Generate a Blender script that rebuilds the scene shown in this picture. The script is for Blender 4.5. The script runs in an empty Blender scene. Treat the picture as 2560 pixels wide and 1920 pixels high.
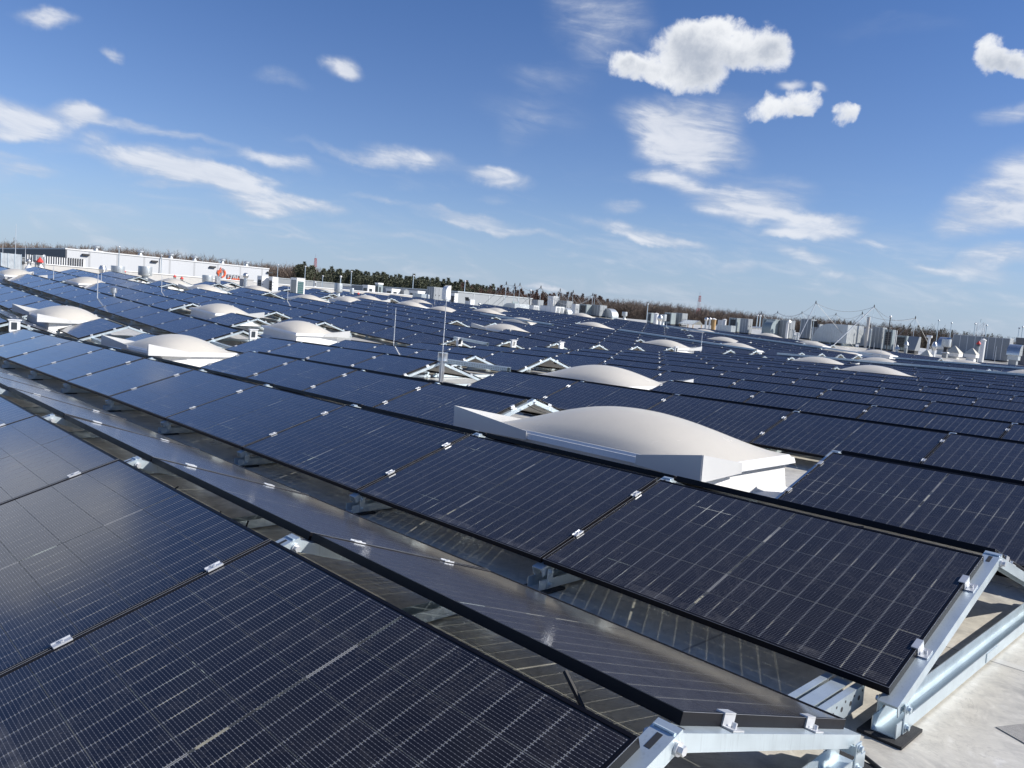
import bpy, math, random
import numpy as np
from mathutils import Matrix, Vector
R_ = math.radians
sc = bpy.context.scene
COL = sc.collection
random.seed(5)

# ------------------------------------------------------------------ camera
def cam_axes(yaw, pitch, roll):
    cy, sy = math.cos(yaw), math.sin(yaw)
    f = Vector((sy*math.cos(pitch), cy*math.cos(pitch), math.sin(pitch)))
    r = Vector((cy, -sy, 0)); up = r.cross(f)
    c, s = math.cos(roll), math.sin(roll)
    return c*r+s*up, -s*r+c*up, f
CAM_POS = Vector((1.06434, -0.46152, 1.49283))
cr, cu, cf = cam_axes(R_(-45.98988), R_(-5.47), R_(4.6))
cd = bpy.data.cameras.new('camera'); cam = bpy.data.objects.new('camera', cd); COL.objects.link(cam)
cd.sensor_fit = 'HORIZONTAL'; cd.sensor_width = 36.0; cd.lens = 1963.25/2560*36
cd.clip_start = 0.05; cd.clip_end = 6000
M = Matrix((cr, cu, -cf)).transposed().to_4x4(); M.translation = CAM_POS
cam.matrix_world = M
sc.camera = cam
F_REL = 1963.25/2560

# ------------------------------------------------------------------ node helper
class S:
    """a socket with arithmetic"""
    def __init__(s, nt, sock): s.nt, s.k = nt, sock
    def _m(s, op, *o, clamp=False):
        n = s.nt.nodes.new('ShaderNodeMath'); n.operation = op; n.use_clamp = clamp
        for i, v in enumerate((s,)+o):
            if isinstance(v, S): s.nt.links.new(v.k, n.inputs[i])
            else: n.inputs[i].default_value = v
        return S(s.nt, n.outputs[0])
    def __add__(s, o): return s._m('ADD', o)
    def __radd__(s, o): return s._m('ADD', o)
    def __sub__(s, o): return s._m('SUBTRACT', o)
    def __rsub__(s, o): return (s*-1.0)+o
    def __mul__(s, o): return s._m('MULTIPLY', o)
    def __rmul__(s, o): return s._m('MULTIPLY', o)
    def __truediv__(s, o): return s._m('DIVIDE', o)
    def lt(s, o): return s._m('LESS_THAN', o)
    def gt(s, o): return s._m('GREATER_THAN', o)
    def mod(s, o): return s._m('FLOORED_MODULO', o)
    def abs(s): return s._m('ABSOLUTE')
    def max(s, o): return s._m('MAXIMUM', o)
    def min(s, o): return s._m('MINIMUM', o)
    def pow(s, o): return s._m('POWER', o)
    def floor(s): return s._m('FLOOR')
    def clamp(s): return s._m('ADD', 0.0, clamp=True)
    def step(s, a, b):
        n = s.nt.nodes.new('ShaderNodeMapRange'); n.interpolation_type = 'SMOOTHSTEP'
        s.nt.links.new(s.k, n.inputs['Value']); n.inputs['From Min'].default_value = a; n.inputs['From Max'].default_value = b
        return S(s.nt, n.outputs[0])
def setin(nt, inp, v):
    if isinstance(v, S): nt.links.new(v.k, inp)
    elif hasattr(v, 'is_output'): nt.links.new(v, inp)
    elif isinstance(v, (tuple, list)) and len(v) == 3 and inp.type == 'RGBA': inp.default_value = (*v, 1)
    else: inp.default_value = v
def noise(nt, vec, scale, detail=4, rough=.55, dist=0.0, color=False):
    n = nt.nodes.new('ShaderNodeTexNoise')
    setin(nt, n.inputs['Vector'], vec)
    n.inputs['Scale'].default_value = scale; n.inputs['Detail'].default_value = detail
    n.inputs['Roughness'].default_value = rough; n.inputs['Distortion'].default_value = dist
    return n.outputs['Color'] if color else S(nt, n.outputs[0])
def mixc(nt, f, a, b):
    n = nt.nodes.new('ShaderNodeMix'); n.data_type = 'RGBA'
    setin(nt, n.inputs[0], f); setin(nt, n.inputs[6], a); setin(nt, n.inputs[7], b)
    return n.outputs[2]
def dot(nt, v, c):
    n = nt.nodes.new('ShaderNodeVectorMath'); n.operation = 'DOT_PRODUCT'
    nt.links.new(v, n.inputs[0])
    if isinstance(c, (tuple, list)): n.inputs[1].default_value = c
    else: nt.links.new(c, n.inputs[1])
    return S(nt, n.outputs['Value'])
def vmath(nt, op, a, b, scale=None):
    n = nt.nodes.new('ShaderNodeVectorMath'); n.operation = op
    for i, v in enumerate((a, b)):
        if v is None: continue
        if isinstance(v, (tuple, list)): n.inputs[i].default_value = v
        else: nt.links.new(v, n.inputs[i])
    if scale is not None: n.inputs['Scale'].default_value = scale
    return n.outputs[0]

# ------------------------------------------------------------------ sky with clouds
SUN_EL, SUN_AZ = 33.0, 52.0
SKY_STR = 0.09
CLOUDS = [
('c',1.15,(12.491,8.143,1.493),(-4.345,6.845,-24.529)),
('c',1.00,(14.969,11.351,1.776),(-6.408,10.528,-40.088)),
('c',1.05,(18.220,11.632,-1.516),(-10.280,5.906,-31.859)),
('c',0.90,(15.169,10.206,1.811),(-7.400,12.476,-49.175)),
('c',1.00,(31.334,19.369,3.755),(-9.806,14.848,-49.933)),
('c',1.00,(27.002,12.986,8.349),(2.140,17.991,-56.687)),
('c',1.00,(32.242,13.568,10.949),(3.415,17.618,-51.633)),
('c',0.90,(49.898,26.865,-13.290),(-29.883,4.577,-66.077)),
('c',1.00,(52.479,14.227,6.442),(-7.183,11.615,-43.251)),
('c',1.00,(37.899,9.055,4.662),(-9.678,15.899,-60.544)),
('w',1.00,(22.102,38.633,-1.351),(-14.901,13.697,-74.150)),
('w',0.80,(52.473,26.335,6.339),(-19.059,32.163,-126.939)),
('w',0.70,(120.659,56.219,14.614),(-21.541,36.424,-144.132)),
('w',0.90,(7.710,35.296,-0.955),(-27.850,31.681,-127.593)),
('w',0.70,(13.938,65.730,-19.174),(-41.933,-14.064,-145.099)),
('w',0.90,(20.483,19.548,-0.088),(-4.278,2.531,-166.175)),
('w',0.50,(18.451,29.045,-0.898),(-9.314,6.543,-255.089)),
('w',0.60,(11.598,5.437,10.383),(3.683,8.471,-10.815)),
('w',1.10,(10.091,7.496,-0.544),(-7.413,4.526,-32.867)),
('w',1.10,(11.077,7.552,0.168),(-5.531,5.014,-34.709)),
('w',0.75,(15.262,11.322,-0.821),(-13.971,6.951,-81.021)),
('w',0.90,(10.089,6.301,-1.230),(-9.849,1.708,-44.217)),
('w',0.60,(12.884,6.214,0.615),(-12.663,14.185,-136.462)),
('w',0.75,(15.954,7.511,1.351),(-3.579,7.962,-72.454)),
('w',0.75,(22.014,17.927,1.115),(-6.601,9.658,-85.978)),
('w',0.70,(9.423,7.817,-1.242),(-16.893,0.673,-101.986)),
('w',0.95,(12.075,1.714,7.896),(15.037,7.533,-20.926)),
('w',0.95,(13.926,3.344,3.449),(5.497,7.643,-41.997)),
('w',0.85,(17.869,4.295,3.300),(6.015,8.553,-68.773)),
('w',0.60,(23.173,6.683,-0.096),(-8.285,2.734,-64.832)),
('w',0.60,(25.645,5.316,6.272),(2.547,19.266,-71.332)),
('w',0.25,(7.359,8.019,-1.060),(-6.715,2.867,-28.324)),
('w',0.55,(28.490,17.256,0.023),(-6.138,3.238,-80.194)),
('w',0.60,(17.333,8.779,-1.133),(-15.237,2.123,-97.467)),
('w',0.50,(31.787,14.398,-0.705),(-16.046,3.724,-144.563)),
('w',0.40,(46.297,21.208,1.445),(-7.133,5.512,-143.597)),
('w',0.40,(14.680,8.407,-1.668),(-13.098,3.131,-54.082)),
('w',0.30,(11.795,7.252,1.414),(-4.832,8.663,-36.788)),
('w',1.00,(3.381,17.674,-1.313),(-6.086,4.467,-42.479)),
('w',1.10,(7.557,35.548,-9.220),(-13.993,-7.483,-64.154)),
('w',0.85,(4.991,25.574,0.409),(-8.953,18.262,-88.154)),
('w',0.50,(14.792,55.531,-3.028),(-11.656,10.397,-90.792)),
('w',1.05,(3.141,9.673,-1.783),(-7.823,-2.685,-50.471)),
('w',1.00,(4.330,10.623,-1.798),(-9.135,-2.493,-63.424)),
('w',1.10,(7.260,15.544,-0.932),(-6.302,3.528,-76.363)),
('w',0.90,(9.376,17.076,-1.612),(-10.328,2.212,-95.285)),
('w',0.70,(7.268,15.495,-2.643),(-16.970,-0.893,-97.270)),
('w',0.40,(6.836,21.874,-2.207),(-17.544,7.638,-114.938)),
('w',0.75,(7.760,11.414,-1.999),(-12.347,1.093,-61.192)),
('w',0.85,(14.802,16.878,-2.233),(-11.948,2.705,-68.547)),
('w',0.42,(12.252,25.903,-2.499),(-19.085,10.962,-92.935)),
('w',0.80,(9.064,11.057,-1.717),(-13.507,-1.091,-91.931)),
('w',0.45,(13.711,22.234,-0.714),(-8.652,7.119,-129.254)),
('w',0.40,(22.438,25.012,-0.943),(-16.160,10.723,-146.327)),
('w',0.55,(7.891,22.912,-2.292),(-16.485,2.959,-159.010)),
('w',0.60,(7.059,34.221,-1.998),(-10.250,8.754,-119.986)),
('w',0.40,(4.509,25.871,-3.475),(-15.832,-2.182,-134.523)),
('w',0.30,(5.621,7.223,-0.317),(-10.058,4.858,-144.653)),
('w',0.30,(12.945,18.607,-1.682),(-13.543,1.199,-145.520)),
('w',0.25,(10.158,8.755,-0.680),(-18.437,4.030,-169.121)),
('w',0.20,(9.570,3.316,1.649),(-8.836,19.412,-60.793)),
('w',0.30,(8.591,21.946,-2.167),(-21.805,8.224,-158.198)),
('w',0.55,(7.890,27.679,-2.813),(-23.099,10.510,-145.832)),
('w',0.50,(6.782,18.914,-2.531),(-26.016,4.489,-159.867)),
('w',0.60,(6.661,11.506,-1.990),(-22.496,1.018,-116.842)),
('w',0.60,(7.521,17.251,-2.930),(-23.930,-4.188,-153.265)),
('w',0.70,(11.317,14.367,-2.227),(-22.079,-0.964,-145.048)),
('w',0.50,(9.423,14.437,-1.919),(-24.160,1.087,-171.813)),
('w',0.50,(10.656,11.039,-0.916),(-18.044,3.706,-168.397)),
('w',0.40,(6.788,12.544,-0.704),(-12.202,4.783,-208.227)),
('w',0.50,(15.488,10.824,-0.109),(-13.836,8.418,-147.758)),
('w',0.60,(21.794,11.563,0.156),(-14.310,9.345,-134.004)),
('w',0.45,(31.850,12.809,1.671),(-11.682,13.564,-158.920)),
('w',0.50,(26.650,8.956,1.065),(-11.438,9.494,-162.371)),
('w',0.30,(10.605,12.016,-2.732),(-13.681,3.641,-42.973)),
('w',0.22,(18.733,25.050,-15.179),(-10.002,-3.992,-21.200)),
('w',1.80,(-0.355,7.803,-1.053),(-3.112,1.809,-9.487)),
('w',0.70,(1.470,11.846,-1.256),(-3.947,0.394,-41.872)),
('w',1.20,(-1.534,16.202,-0.328),(-3.348,4.656,-13.311)),
]

world = bpy.data.worlds.new('World'); sc.world = world; world.use_nodes = True
nt = world.node_tree; nt.nodes.clear()
out = nt.nodes.new('ShaderNodeOutputWorld'); bg = nt.nodes.new('ShaderNodeBackground')
nt.links.new(bg.outputs[0], out.inputs[0]); bg.inputs[1].default_value = SKY_STR
sky = nt.nodes.new('ShaderNodeTexSky'); sky.sky_type = 'NISHITA'; sky.sun_disc = False
sky.sun_elevation = R_(SUN_EL); sky.sun_rotation = R_(SUN_AZ); sky.altitude = 200
sky.air_density = 1.0; sky.dust_density = 0.0; sky.ozone_density = 2.0
tc = nt.nodes.new('ShaderNodeTexCoord'); D0 = tc.outputs['Generated']
sx = nt.nodes.new('ShaderNodeSeparateXYZ'); nt.links.new(D0, sx.inputs[0])
dx, dy, dz = (S(nt, sx.outputs[i]) for i in range(3))
def warp(scale, amp, detail):
    n = noise(nt, D0, scale, detail, .55, color=True)
    a = vmath(nt, 'SUBTRACT', n, (.5, .5, .5)); b = vmath(nt, 'SCALE', a, None, amp)
    return vmath(nt, 'ADD', D0, b)
Dw = warp(6.0, .075, 6); Dc = warp(19.0, .050, 7)
den = (dz.max(0.0)+.07)
cx = nt.nodes.new('ShaderNodeCombineXYZ')
nt.links.new((dx/den).k, cx.inputs[0]); nt.links.new((dy/den).k, cx.inputs[1])
PL = cx.outputs[0]
acc = {'c': None, 'w': None}; tops = None
for ty, st, ax, ay in CLOUDS:
    d = Dc if ty == 'c' else Dw
    x = dot(nt, d, ax); y = dot(nt, d, ay)
    if ty == 'c': m = (1.0-(x*x+y*y)).max(0.0)*st
    else: m = (1.0-(x*x+y*y)*.52).max(0.0).pow(2.2)*st
    if ty == 'c':
        t = m*y; tops = t if tops is None else tops+t
        acc['c'] = m if acc['c'] is None else acc['c']+m*(1.0-acc['c'].min(1.0)*.75)
    else:
        acc['w'] = m if acc['w'] is None else acc['w']+m*(1.0-acc['w'].min(1.0)*.7)
nf = noise(nt, D0, 40.0, 10, .66, .3); nb = noise(nt, D0, 15.0, 5, .55)
ws = noise(nt, PL, 1.6, 8, .60, .8); wf = noise(nt, PL, 6.0, 8, .66, 1.4)
cum = (acc['c']*1.5+(nf-.5)*2.5+(nb-.5)*1.6-.12).step(.0, 1.25)*acc['c'].step(.02, .45)
az = dx._m('ARCTAN2', dy)
cs = nt.nodes.new('ShaderNodeCombineXYZ'); nt.links.new((az*2.6).k, cs.inputs[0]); nt.links.new((dz*10.0+az*1.0).k, cs.inputs[1])
st1 = noise(nt, cs.outputs[0], 1.5, 8, .62, .7); st2 = noise(nt, cs.outputs[0], 5.0, 6, .58, 1.2)
wis = (acc['w']*((st1-.30).max(0.0)*2.6+.42+(st2-.5)*.6)+((st2-.5)*.45+(nf-.5)*.2)*acc['w'].step(.05, .5)).step(.05, 1.0)
lowband = (1.0-dz.step(.03, .20))*(st1+(st2-.5)*.7).step(.46, .78)*.42*dz.gt(0.0)
wis = wis.max(lowband)
# procedural clouds that carry on round the rest of the dome
side = dot(nt, D0, tuple(cf)).step(.72, .5)
gen = (ws*.75+nb*.4).step(.58, .86)*.75*side*dz.step(.05, .2)
wis = wis.max(gen)
skyc = sky.outputs[0]
wb = mixc(nt, dz.step(.10, .50), (.68, .755, 1.0), (.47, .665, 1.0))   # the camera's cool white balance
skyc = vmath(nt, 'MULTIPLY', skyc, wb)
skyc = mixc(nt, (1.0-dz.step(-.01, .15))*.75, skyc, tuple(v*.77/SKY_STR for v in (.355, .475, .665)))
k = .77/SKY_STR
wcol = mixc(nt, (wis*.6+(st1-.5)*1.2+(st2-.5)*1.1).step(.1, .95), (.58*k, .635*k, .745*k), (.86*k, .88*k, .93*k))
col = mixc(nt, wis*.84, skyc, wcol)
shade = (acc['c']*.75-.38+tops*.55+(nf-.5)*1.1+(nb-.5)*2.6).step(-.1, 1.1)
ccol = mixc(nt, shade, (.92*k, .94*k, .97*k), (.47*k, .52*k, .61*k))
col = mixc(nt, cum*.97, col, ccol)
nt.links.new(col, bg.inputs[0])
world.cycles.sampling_method = 'MANUAL'; world.cycles.sample_map_resolution = 512

# ------------------------------------------------------------------ sun and exposure
sd = bpy.data.lights.new('sun', 'SUN'); sun = bpy.data.objects.new('sun', sd); COL.objects.link(sun)
sd.energy = 5.0; sd.angle = R_(0.53); sd.color = (1.0, .955, .89)
sv = Vector((math.sin(R_(SUN_AZ))*math.cos(R_(SUN_EL)), math.cos(R_(SUN_AZ))*math.cos(R_(SUN_EL)), math.sin(R_(SUN_EL))))
sun.rotation_euler = sv.to_track_quat('Z', 'Y').to_euler(); sun.location = (20, 20, 40)
vs = sc.view_settings; vs.view_transform = 'Standard'; vs.look = 'None'; vs.exposure = 0.38; vs.gamma = 1.0
vs.use_curve_mapping = False
sc.cycles.max_bounces = 8; sc.cycles.transparent_max_bounces = 16

# ------------------------------------------------------------------ materials
def new_mat(name):
    m = bpy.data.materials.new(name); m.use_nodes = True
    nt = m.node_tree; nt.nodes.clear()
    o = nt.nodes.new('ShaderNodeOutputMaterial'); b = nt.nodes.new('ShaderNodeBsdfPrincipled')
    nt.links.new(b.outputs[0], o.inputs[0])
    return m, nt, b, o
MATS = {}
def mat(name, col, rough=.5, metal=0.0, var=.12, vscale=3.0, bump=0.0, spec=.5, streak=0.0, emit=None):
    if name in MATS: return MATS[name]
    m, nt, b, o = new_mat(name)
    tcn = nt.nodes.new('ShaderNodeTexCoord'); v = tcn.outputs['Object']
    n = noise(nt, v, vscale, 5, .6)
    f = (n-.5)*2.0*var+1.0
    if streak:
        mp = nt.nodes.new('ShaderNodeMapping'); mp.inputs['Scale'].default_value = (6, 6, .5); nt.links.new(v, mp.inputs[0])
        f = f*(1.0-noise(nt, mp.outputs[0], vscale*2, 4).step(.5, .8)*streak)
    oi = nt.nodes.new('ShaderNodeObjectInfo')
    f = f*(S(nt, oi.outputs['Random'])*.08+.96)
    c = nt.nodes.new('ShaderNodeVectorMath'); c.operation = 'SCALE'; c.inputs[0].default_value = col
    nt.links.new(f.k, c.inputs['Scale'])
    nt.links.new(c.outputs[0], b.inputs['Base Color'])
    b.inputs['Metallic'].default_value = metal
    rr = (n-.5)*.25+rough; nt.links.new(rr.k, b.inputs['Roughness'])
    b.inputs['Specular IOR Level'].default_value = spec
    if emit: b.inputs['Emission Color'].default_value = (*emit, 1); b.inputs['Emission Strength'].default_value = 1
    if bump:
        bn = nt.nodes.new('ShaderNodeBump'); bn.inputs['Strength'].default_value = bump; bn.inputs['Distance'].default_value = .02
        nt.links.new(noise(nt, v, vscale*8, 6, .65).k, bn.inputs['Height']); nt.links.new(bn.outputs[0], b.inputs['Normal'])
    MATS[name] = m; return m

def cell_material(name, front):
    """half-cut monocrystalline cells with bus wires, seen through glass; the gaps between cells let light through"""
    m, nt, b, o = new_mat(name)
    uv = nt.nodes.new('ShaderNodeUVMap'); uv.uv_map = 'UVMap'
    sp = nt.nodes.new('ShaderNodeSeparateXYZ'); nt.links.new(uv.outputs[0], sp.inputs[0])
    x, y = S(nt, sp.outputs[0]), S(nt, sp.outputs[1])
    yy = y-.016; yc = yy.mod(.184)
    xm = (x-.9515).abs()-.0065; xc = xm.mod(.093)
    gx = xc.gt(.0901); gy = yc.gt(.1810)
    mid = xm.lt(0.0)
    inside = xm.lt(.926)*yy.gt(0.0)*yy.lt(1.101)
    gap = (gx.max(gy)).max(mid)*inside
    fr = (yc/.011375).mod(1.0)-.5; af = fr.abs()
    tick = xc.gt(.0855).max(xc.lt(.0050))
    wire = af.lt(.052)*(1.0-gy)*inside*(1.0-mid)
    tk = af.lt(.13)*tick*(1.0-gy)*inside*(1.0-mid)
    pad = xc.mod(.0155).lt(.0022)*af.lt(.10)*(1.0-gy)*inside*(1.0-mid)*(1.0-gx)
    # centre connection strips (two bright ribbons that show in every second row)
    row = (yy/.184).floor(); rib = ((x-.9515).abs()-.0034).abs().lt(.0015)*((row.mod(3.0)-1.0).abs().lt(.5))*inside
    ci = (xm/.093).floor()*1.7+row*3.1
    wn = nt.nodes.new('ShaderNodeTexWhiteNoise'); wn.noise_dimensions = '2D'
    cb = nt.nodes.new('ShaderNodeCombineXYZ'); nt.links.new(ci.k, cb.inputs[0])
    oi = nt.nodes.new('ShaderNodeObjectInfo'); nt.links.new(oi.outputs['Random'], cb.inputs[1])
    nt.links.new(cb.outputs[0], wn.inputs['Vector'])
    rv = S(nt, wn.outputs['Value'])
    tcn = nt.nodes.new('ShaderNodeTexCoord')
    geo = nt.nodes.new('ShaderNodeNewGeometry')
    big = noise(nt, geo.outputs['Position'], .9, 4, .6)
    dustn = noise(nt, geo.outputs['Position'], 6.0, 6, .68)
    spots = noise(nt, geo.outputs['Position'], 55.0, 2, .5)
    if front:
        base = mixc(nt, rv*.55+big*.3, (.0030, .0036, .0085), (.0058, .0064, .0135))
        base = mixc(nt, wire*.36, base, (.27, .28, .31))
        base = mixc(nt, pad*.35, base, (.45, .45, .48))
        base = mixc(nt, tk*.52, base, (.40, .41, .44))
        lit = noise(nt, geo.outputs['Position'], 1.9, 3, .6).step(.46, .66)*.44+.05  # gap lines painted paler in patches, imitating lit ground showing through
        base = mixc(nt, gap*(1.0-mid)*lit, base, (.55, .55, .55))
        base = mixc(nt, rib*.8, base, (.48, .47, .44))
        base = mixc(nt, (1.0-inside), base, (.010, .010, .014))
        edge = (yy.lt(.05))*dustn.step(.42, .7)*.16
        stain = noise(nt, geo.outputs['Position'], 2.3, 6, .7, .6)
        dust = (dustn.step(.35, .85)*.028+.004+S(nt, oi.outputs['Random'])*.022+(stain-.5).abs().lt(.012)*.035+edge+spots.gt(.73)*.16)
        base = mixc(nt, dust, base, (.36, .34, .31))
        setin(nt, b.inputs['Base Color'], base)
        b.inputs['Roughness'].default_value = .16
        setin(nt, b.inputs['Roughness'], (dustn*.10+.05))
        b.inputs['Specular IOR Level'].default_value = 0.0
        # thin dust film: its share of the view grows at flat angles, as a real film's does
        lw = nt.nodes.new('ShaderNodeLayerWeight'); lw.inputs[0].default_value = .5
        dfs = nt.nodes.new('ShaderNodeBsdfDiffuse'); dfs.inputs[0].default_value = (.33, .32, .31, 1)
        ff = S(nt, lw.outputs['Facing']).pow(7.5)*.36*(dustn*.5+.75)
        mx0 = nt.nodes.new('ShaderNodeMixShader'); nt.links.new(ff.k, mx0.inputs[0])
        nt.links.new(b.outputs[0], mx0.inputs[1]); nt.links.new(dfs.outputs[0], mx0.inputs[2])
        gl = nt.nodes.new('ShaderNodeBsdfGlossy'); gl.inputs['Color'].default_value = (.97, .98, 1, 1)
        setin(nt, gl.inputs['Roughness'], (dustn*.11+.05))
        fg = S(nt, lw.outputs['Facing']).pow(3.7)*.95+.018
        mx1 = nt.nodes.new('ShaderNodeMixShader'); nt.links.new(fg.k, mx1.inputs[0])
        nt.links.new(mx0.outputs[0], mx1.inputs[1]); nt.links.new(gl.outputs[0], mx1.inputs[2])
        surf = mx1.outputs[0]
    else:
        base = mixc(nt, rv*.5+big*.2, (.40, .40, .41), (.48, .475, .46))
        base = mixc(nt, wire*.5, base, (.6, .6, .6))
        setin(nt, b.inputs['Base Color'], base); b.inputs['Roughness'].default_value = .35
        surf = b.outputs[0]
    tr = nt.nodes.new('ShaderNodeBsdfTransparent'); tr.inputs[0].default_value = (.93, .95, .94, 1)
    mx = nt.nodes.new('ShaderNodeMixShader'); nt.links.new((gap*(1.0-rib)*.74).k, mx.inputs[0])
    nt.links.new(surf, mx.inputs[1]); nt.links.new(tr.outputs[0], mx.inputs[2])
    nt.links.new(mx.outputs[0], o.inputs[0])
    return m
M_CELL = cell_material('solar cells under glass', True)
M_BACK = cell_material('module back sheet', False)
M_BLACK = mat('black anodised frame', (.006, .006, .0085), .45, 0.0, .2, 8, spec=.14)
M_EDGE = mat('worn frame edge', (.30, .31, .33), .4, .5, .2, 15)  # pale tone stands in for light caught on the frame edges
M_GALV = mat('galvanised steel', (.56, .64, .68), .40, .60, .10, 9, streak=.15)
M_GALVD = mat('galvanised sheet duct', (.50, .53, .54), .42, .55, .16, 2.2, streak=.3)
M_ALU = mat('bright aluminium clamp', (.62, .635, .65), .36, .5, .08, 20)
M_RUBBER = mat('black rubber mat', (.025, .025, .026), .85, 0, .25, 30, bump=.4)
M_WHITE = mat('white coated metal', (.73, .735, .73), .40, 0, .05, 3, streak=.12)
def dome_material():
    m = mat('opal acrylic dome', (.83, .79, .70), .24, 0, .05, 2.2, streak=.05)
    nt = m.node_tree; b = nt.nodes['Principled BSDF']; o = nt.nodes['Material Output']
    t = nt.nodes.new('ShaderNodeBsdfTranslucent'); t.inputs[0].default_value = (.95, .89, .78, 1)
    mx = nt.nodes.new('ShaderNodeMixShader'); mx.inputs[0].default_value = .36
    nt.links.new(b.outputs[0], mx.inputs[1]); nt.links.new(t.outputs[0], mx.inputs[2]); nt.links.new(mx.outputs[0], o.inputs[0])
    return m
M_DOME = dome_material()
M_CURB = mat('white membrane upstand', (.74, .735, .71), .6, 0, .10, 4, bump=.25, streak=.12)
M_SPOIL = mat('light grey spoiler sheet', (.60, .60, .585), .42, .15, .06, 3)
M_STEEL = mat('brushed stainless', (.62, .62, .61), .30, .85, .10, 5)
M_DARK = mat('dark louvre', (.03, .032, .036), .6, 0, .2, 6)
M_GREEN = mat('teal coil grille', (.035, .10, .105), .5, .2, .3, 20)
M_GREYP = mat('grey painted panel', (.27, .29, .305), .5, .1, .08, 2, streak=.2)
M_GREYG = mat('grey green painted panel', (.24, .29, .30), .5, .15, .10, 2, streak=.25)
M_DGREY = mat('dark grey cladding', (.115, .12, .135), .55, .1, .08, .4)
M_RED = mat('red fan cap', (.60, .045, .035), .5, 0, .15, 8)
M_RUST = mat('rusty ochre pipe', (.42, .27, .12), .7, .1, .3, 6)
M_CABLE = mat('black cable', (.012, .012, .012), .55, 0, .1, 10)
M_WIRE = mat('grey wire', (.30, .31, .32), .5, .4, .1, 10)
M_CONC = mat('concrete block', (.46, .45, .43), .85, 0, .14, 5, bump=.3)
M_ORANGE = mat('orange sign paint', (.80, .13, .035), .45, 0, .04, 2)
M_GREYS = mat('grey sign paint', (.40, .41, .42), .45, 0, .04, 2)
M_BARK = mat('bare twigs and bark', (.175, .135, .108), .9, 0, .35, .35)
M_BARK2 = mat('reddish twigs', (.17, .105, .08), .9, 0, .35, .35)
M_PINE = mat('pine needles', (.115, .125, .082), .85, 0, .45, .30)  # needle tone lightened to stand in for distance haze
M_LARCH = mat('larch twigs', (.13, .11, .07), .9, 0, .35, .4)
M_FLOOR = mat('forest floor', (.055, .042, .033), .95, 0, .3, .05)
M_BLUE = mat('blue paint', (.07, .38, .80), .5, 0, .05, 3)
M_PINK = mat('pink paint', (.85, .30, .55), .5, 0, .05, 3)
M_GLASSW = mat('dark window glass', (.05, .06, .07), .12, 0, .1, 3)
M_BEIGE = mat('beige rooflight sheet', (.55, .52, .43), .5, 0, .12, 5)

# roof membrane: pale sheets with lap seams, dirt and dried puddle rims
def roof_material():
    m, nt, b, o = new_mat('pale roofing membrane')
    g = nt.nodes.new('ShaderNodeNewGeometry'); P = g.outputs['Position']
    sp = nt.nodes.new('ShaderNodeSeparateXYZ'); nt.links.new(P, sp.inputs[0])
    x, y = S(nt, sp.outputs[0]), S(nt, sp.outputs[1])
    n1 = noise(nt, P, .55, 6, .62, .4); n2 = noise(nt, P, 3.2, 7, .68, .8); n3 = noise(nt, P, 42.0, 3, .6)
    c = mixc(nt, n1.step(.38, .68), (.64, .61, .53), (.53, .50, .43))
    n4 = noise(nt, P, 13.0, 6, .7, .5)
    c = mixc(nt, n4.step(.42, .72)*.45, c, (.36, .345, .31))
    c = mixc(nt, (1.0-n4.step(.30, .46))*.5, c, (.74, .72, .66))
    c = mixc(nt, n2.step(.48, .72)*.75, c, (.30, .29, .265))
    c = mixc(nt, (n2-.46).abs().lt(.006)*.35, c, (.30, .285, .25))
    c = mixc(nt, n3.gt(.71)*.35, c, (.24, .23, .21))
    seam = ((y+n1*.03)+.62).mod(1.52); line = seam.lt(.012)
    c = mixc(nt, line*.8, c, (.13, .125, .12))
    c = mixc(nt, (seam.gt(.012)*seam.lt(.07))*.35, c, (.66, .65, .62))
    xs = (x+n1*.03+.9).mod(9.7).lt(.014)
    c = mixc(nt, xs*.6, c, (.15, .145, .14))
    setin(nt, b.inputs['Base Color'], c); setin(nt, b.inputs['Roughness'], (n2*.5+.10))
    bn = nt.nodes.new('ShaderNodeBump'); bn.inputs['Strength'].default_value = .35; bn.inputs['Distance'].default_value = .012
    nt.links.new((n2*.6+n3*.25+seam.lt(.07)*.5).k, bn.inputs['Height']); nt.links.new(bn.outputs[0], b.inputs['Normal'])
    return m
M_ROOF = roof_material()
M_PATCH = mat('dark mineral felt patch', (.34, .33, .31), .9, 0, .3, 40, bump=.5)

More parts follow.
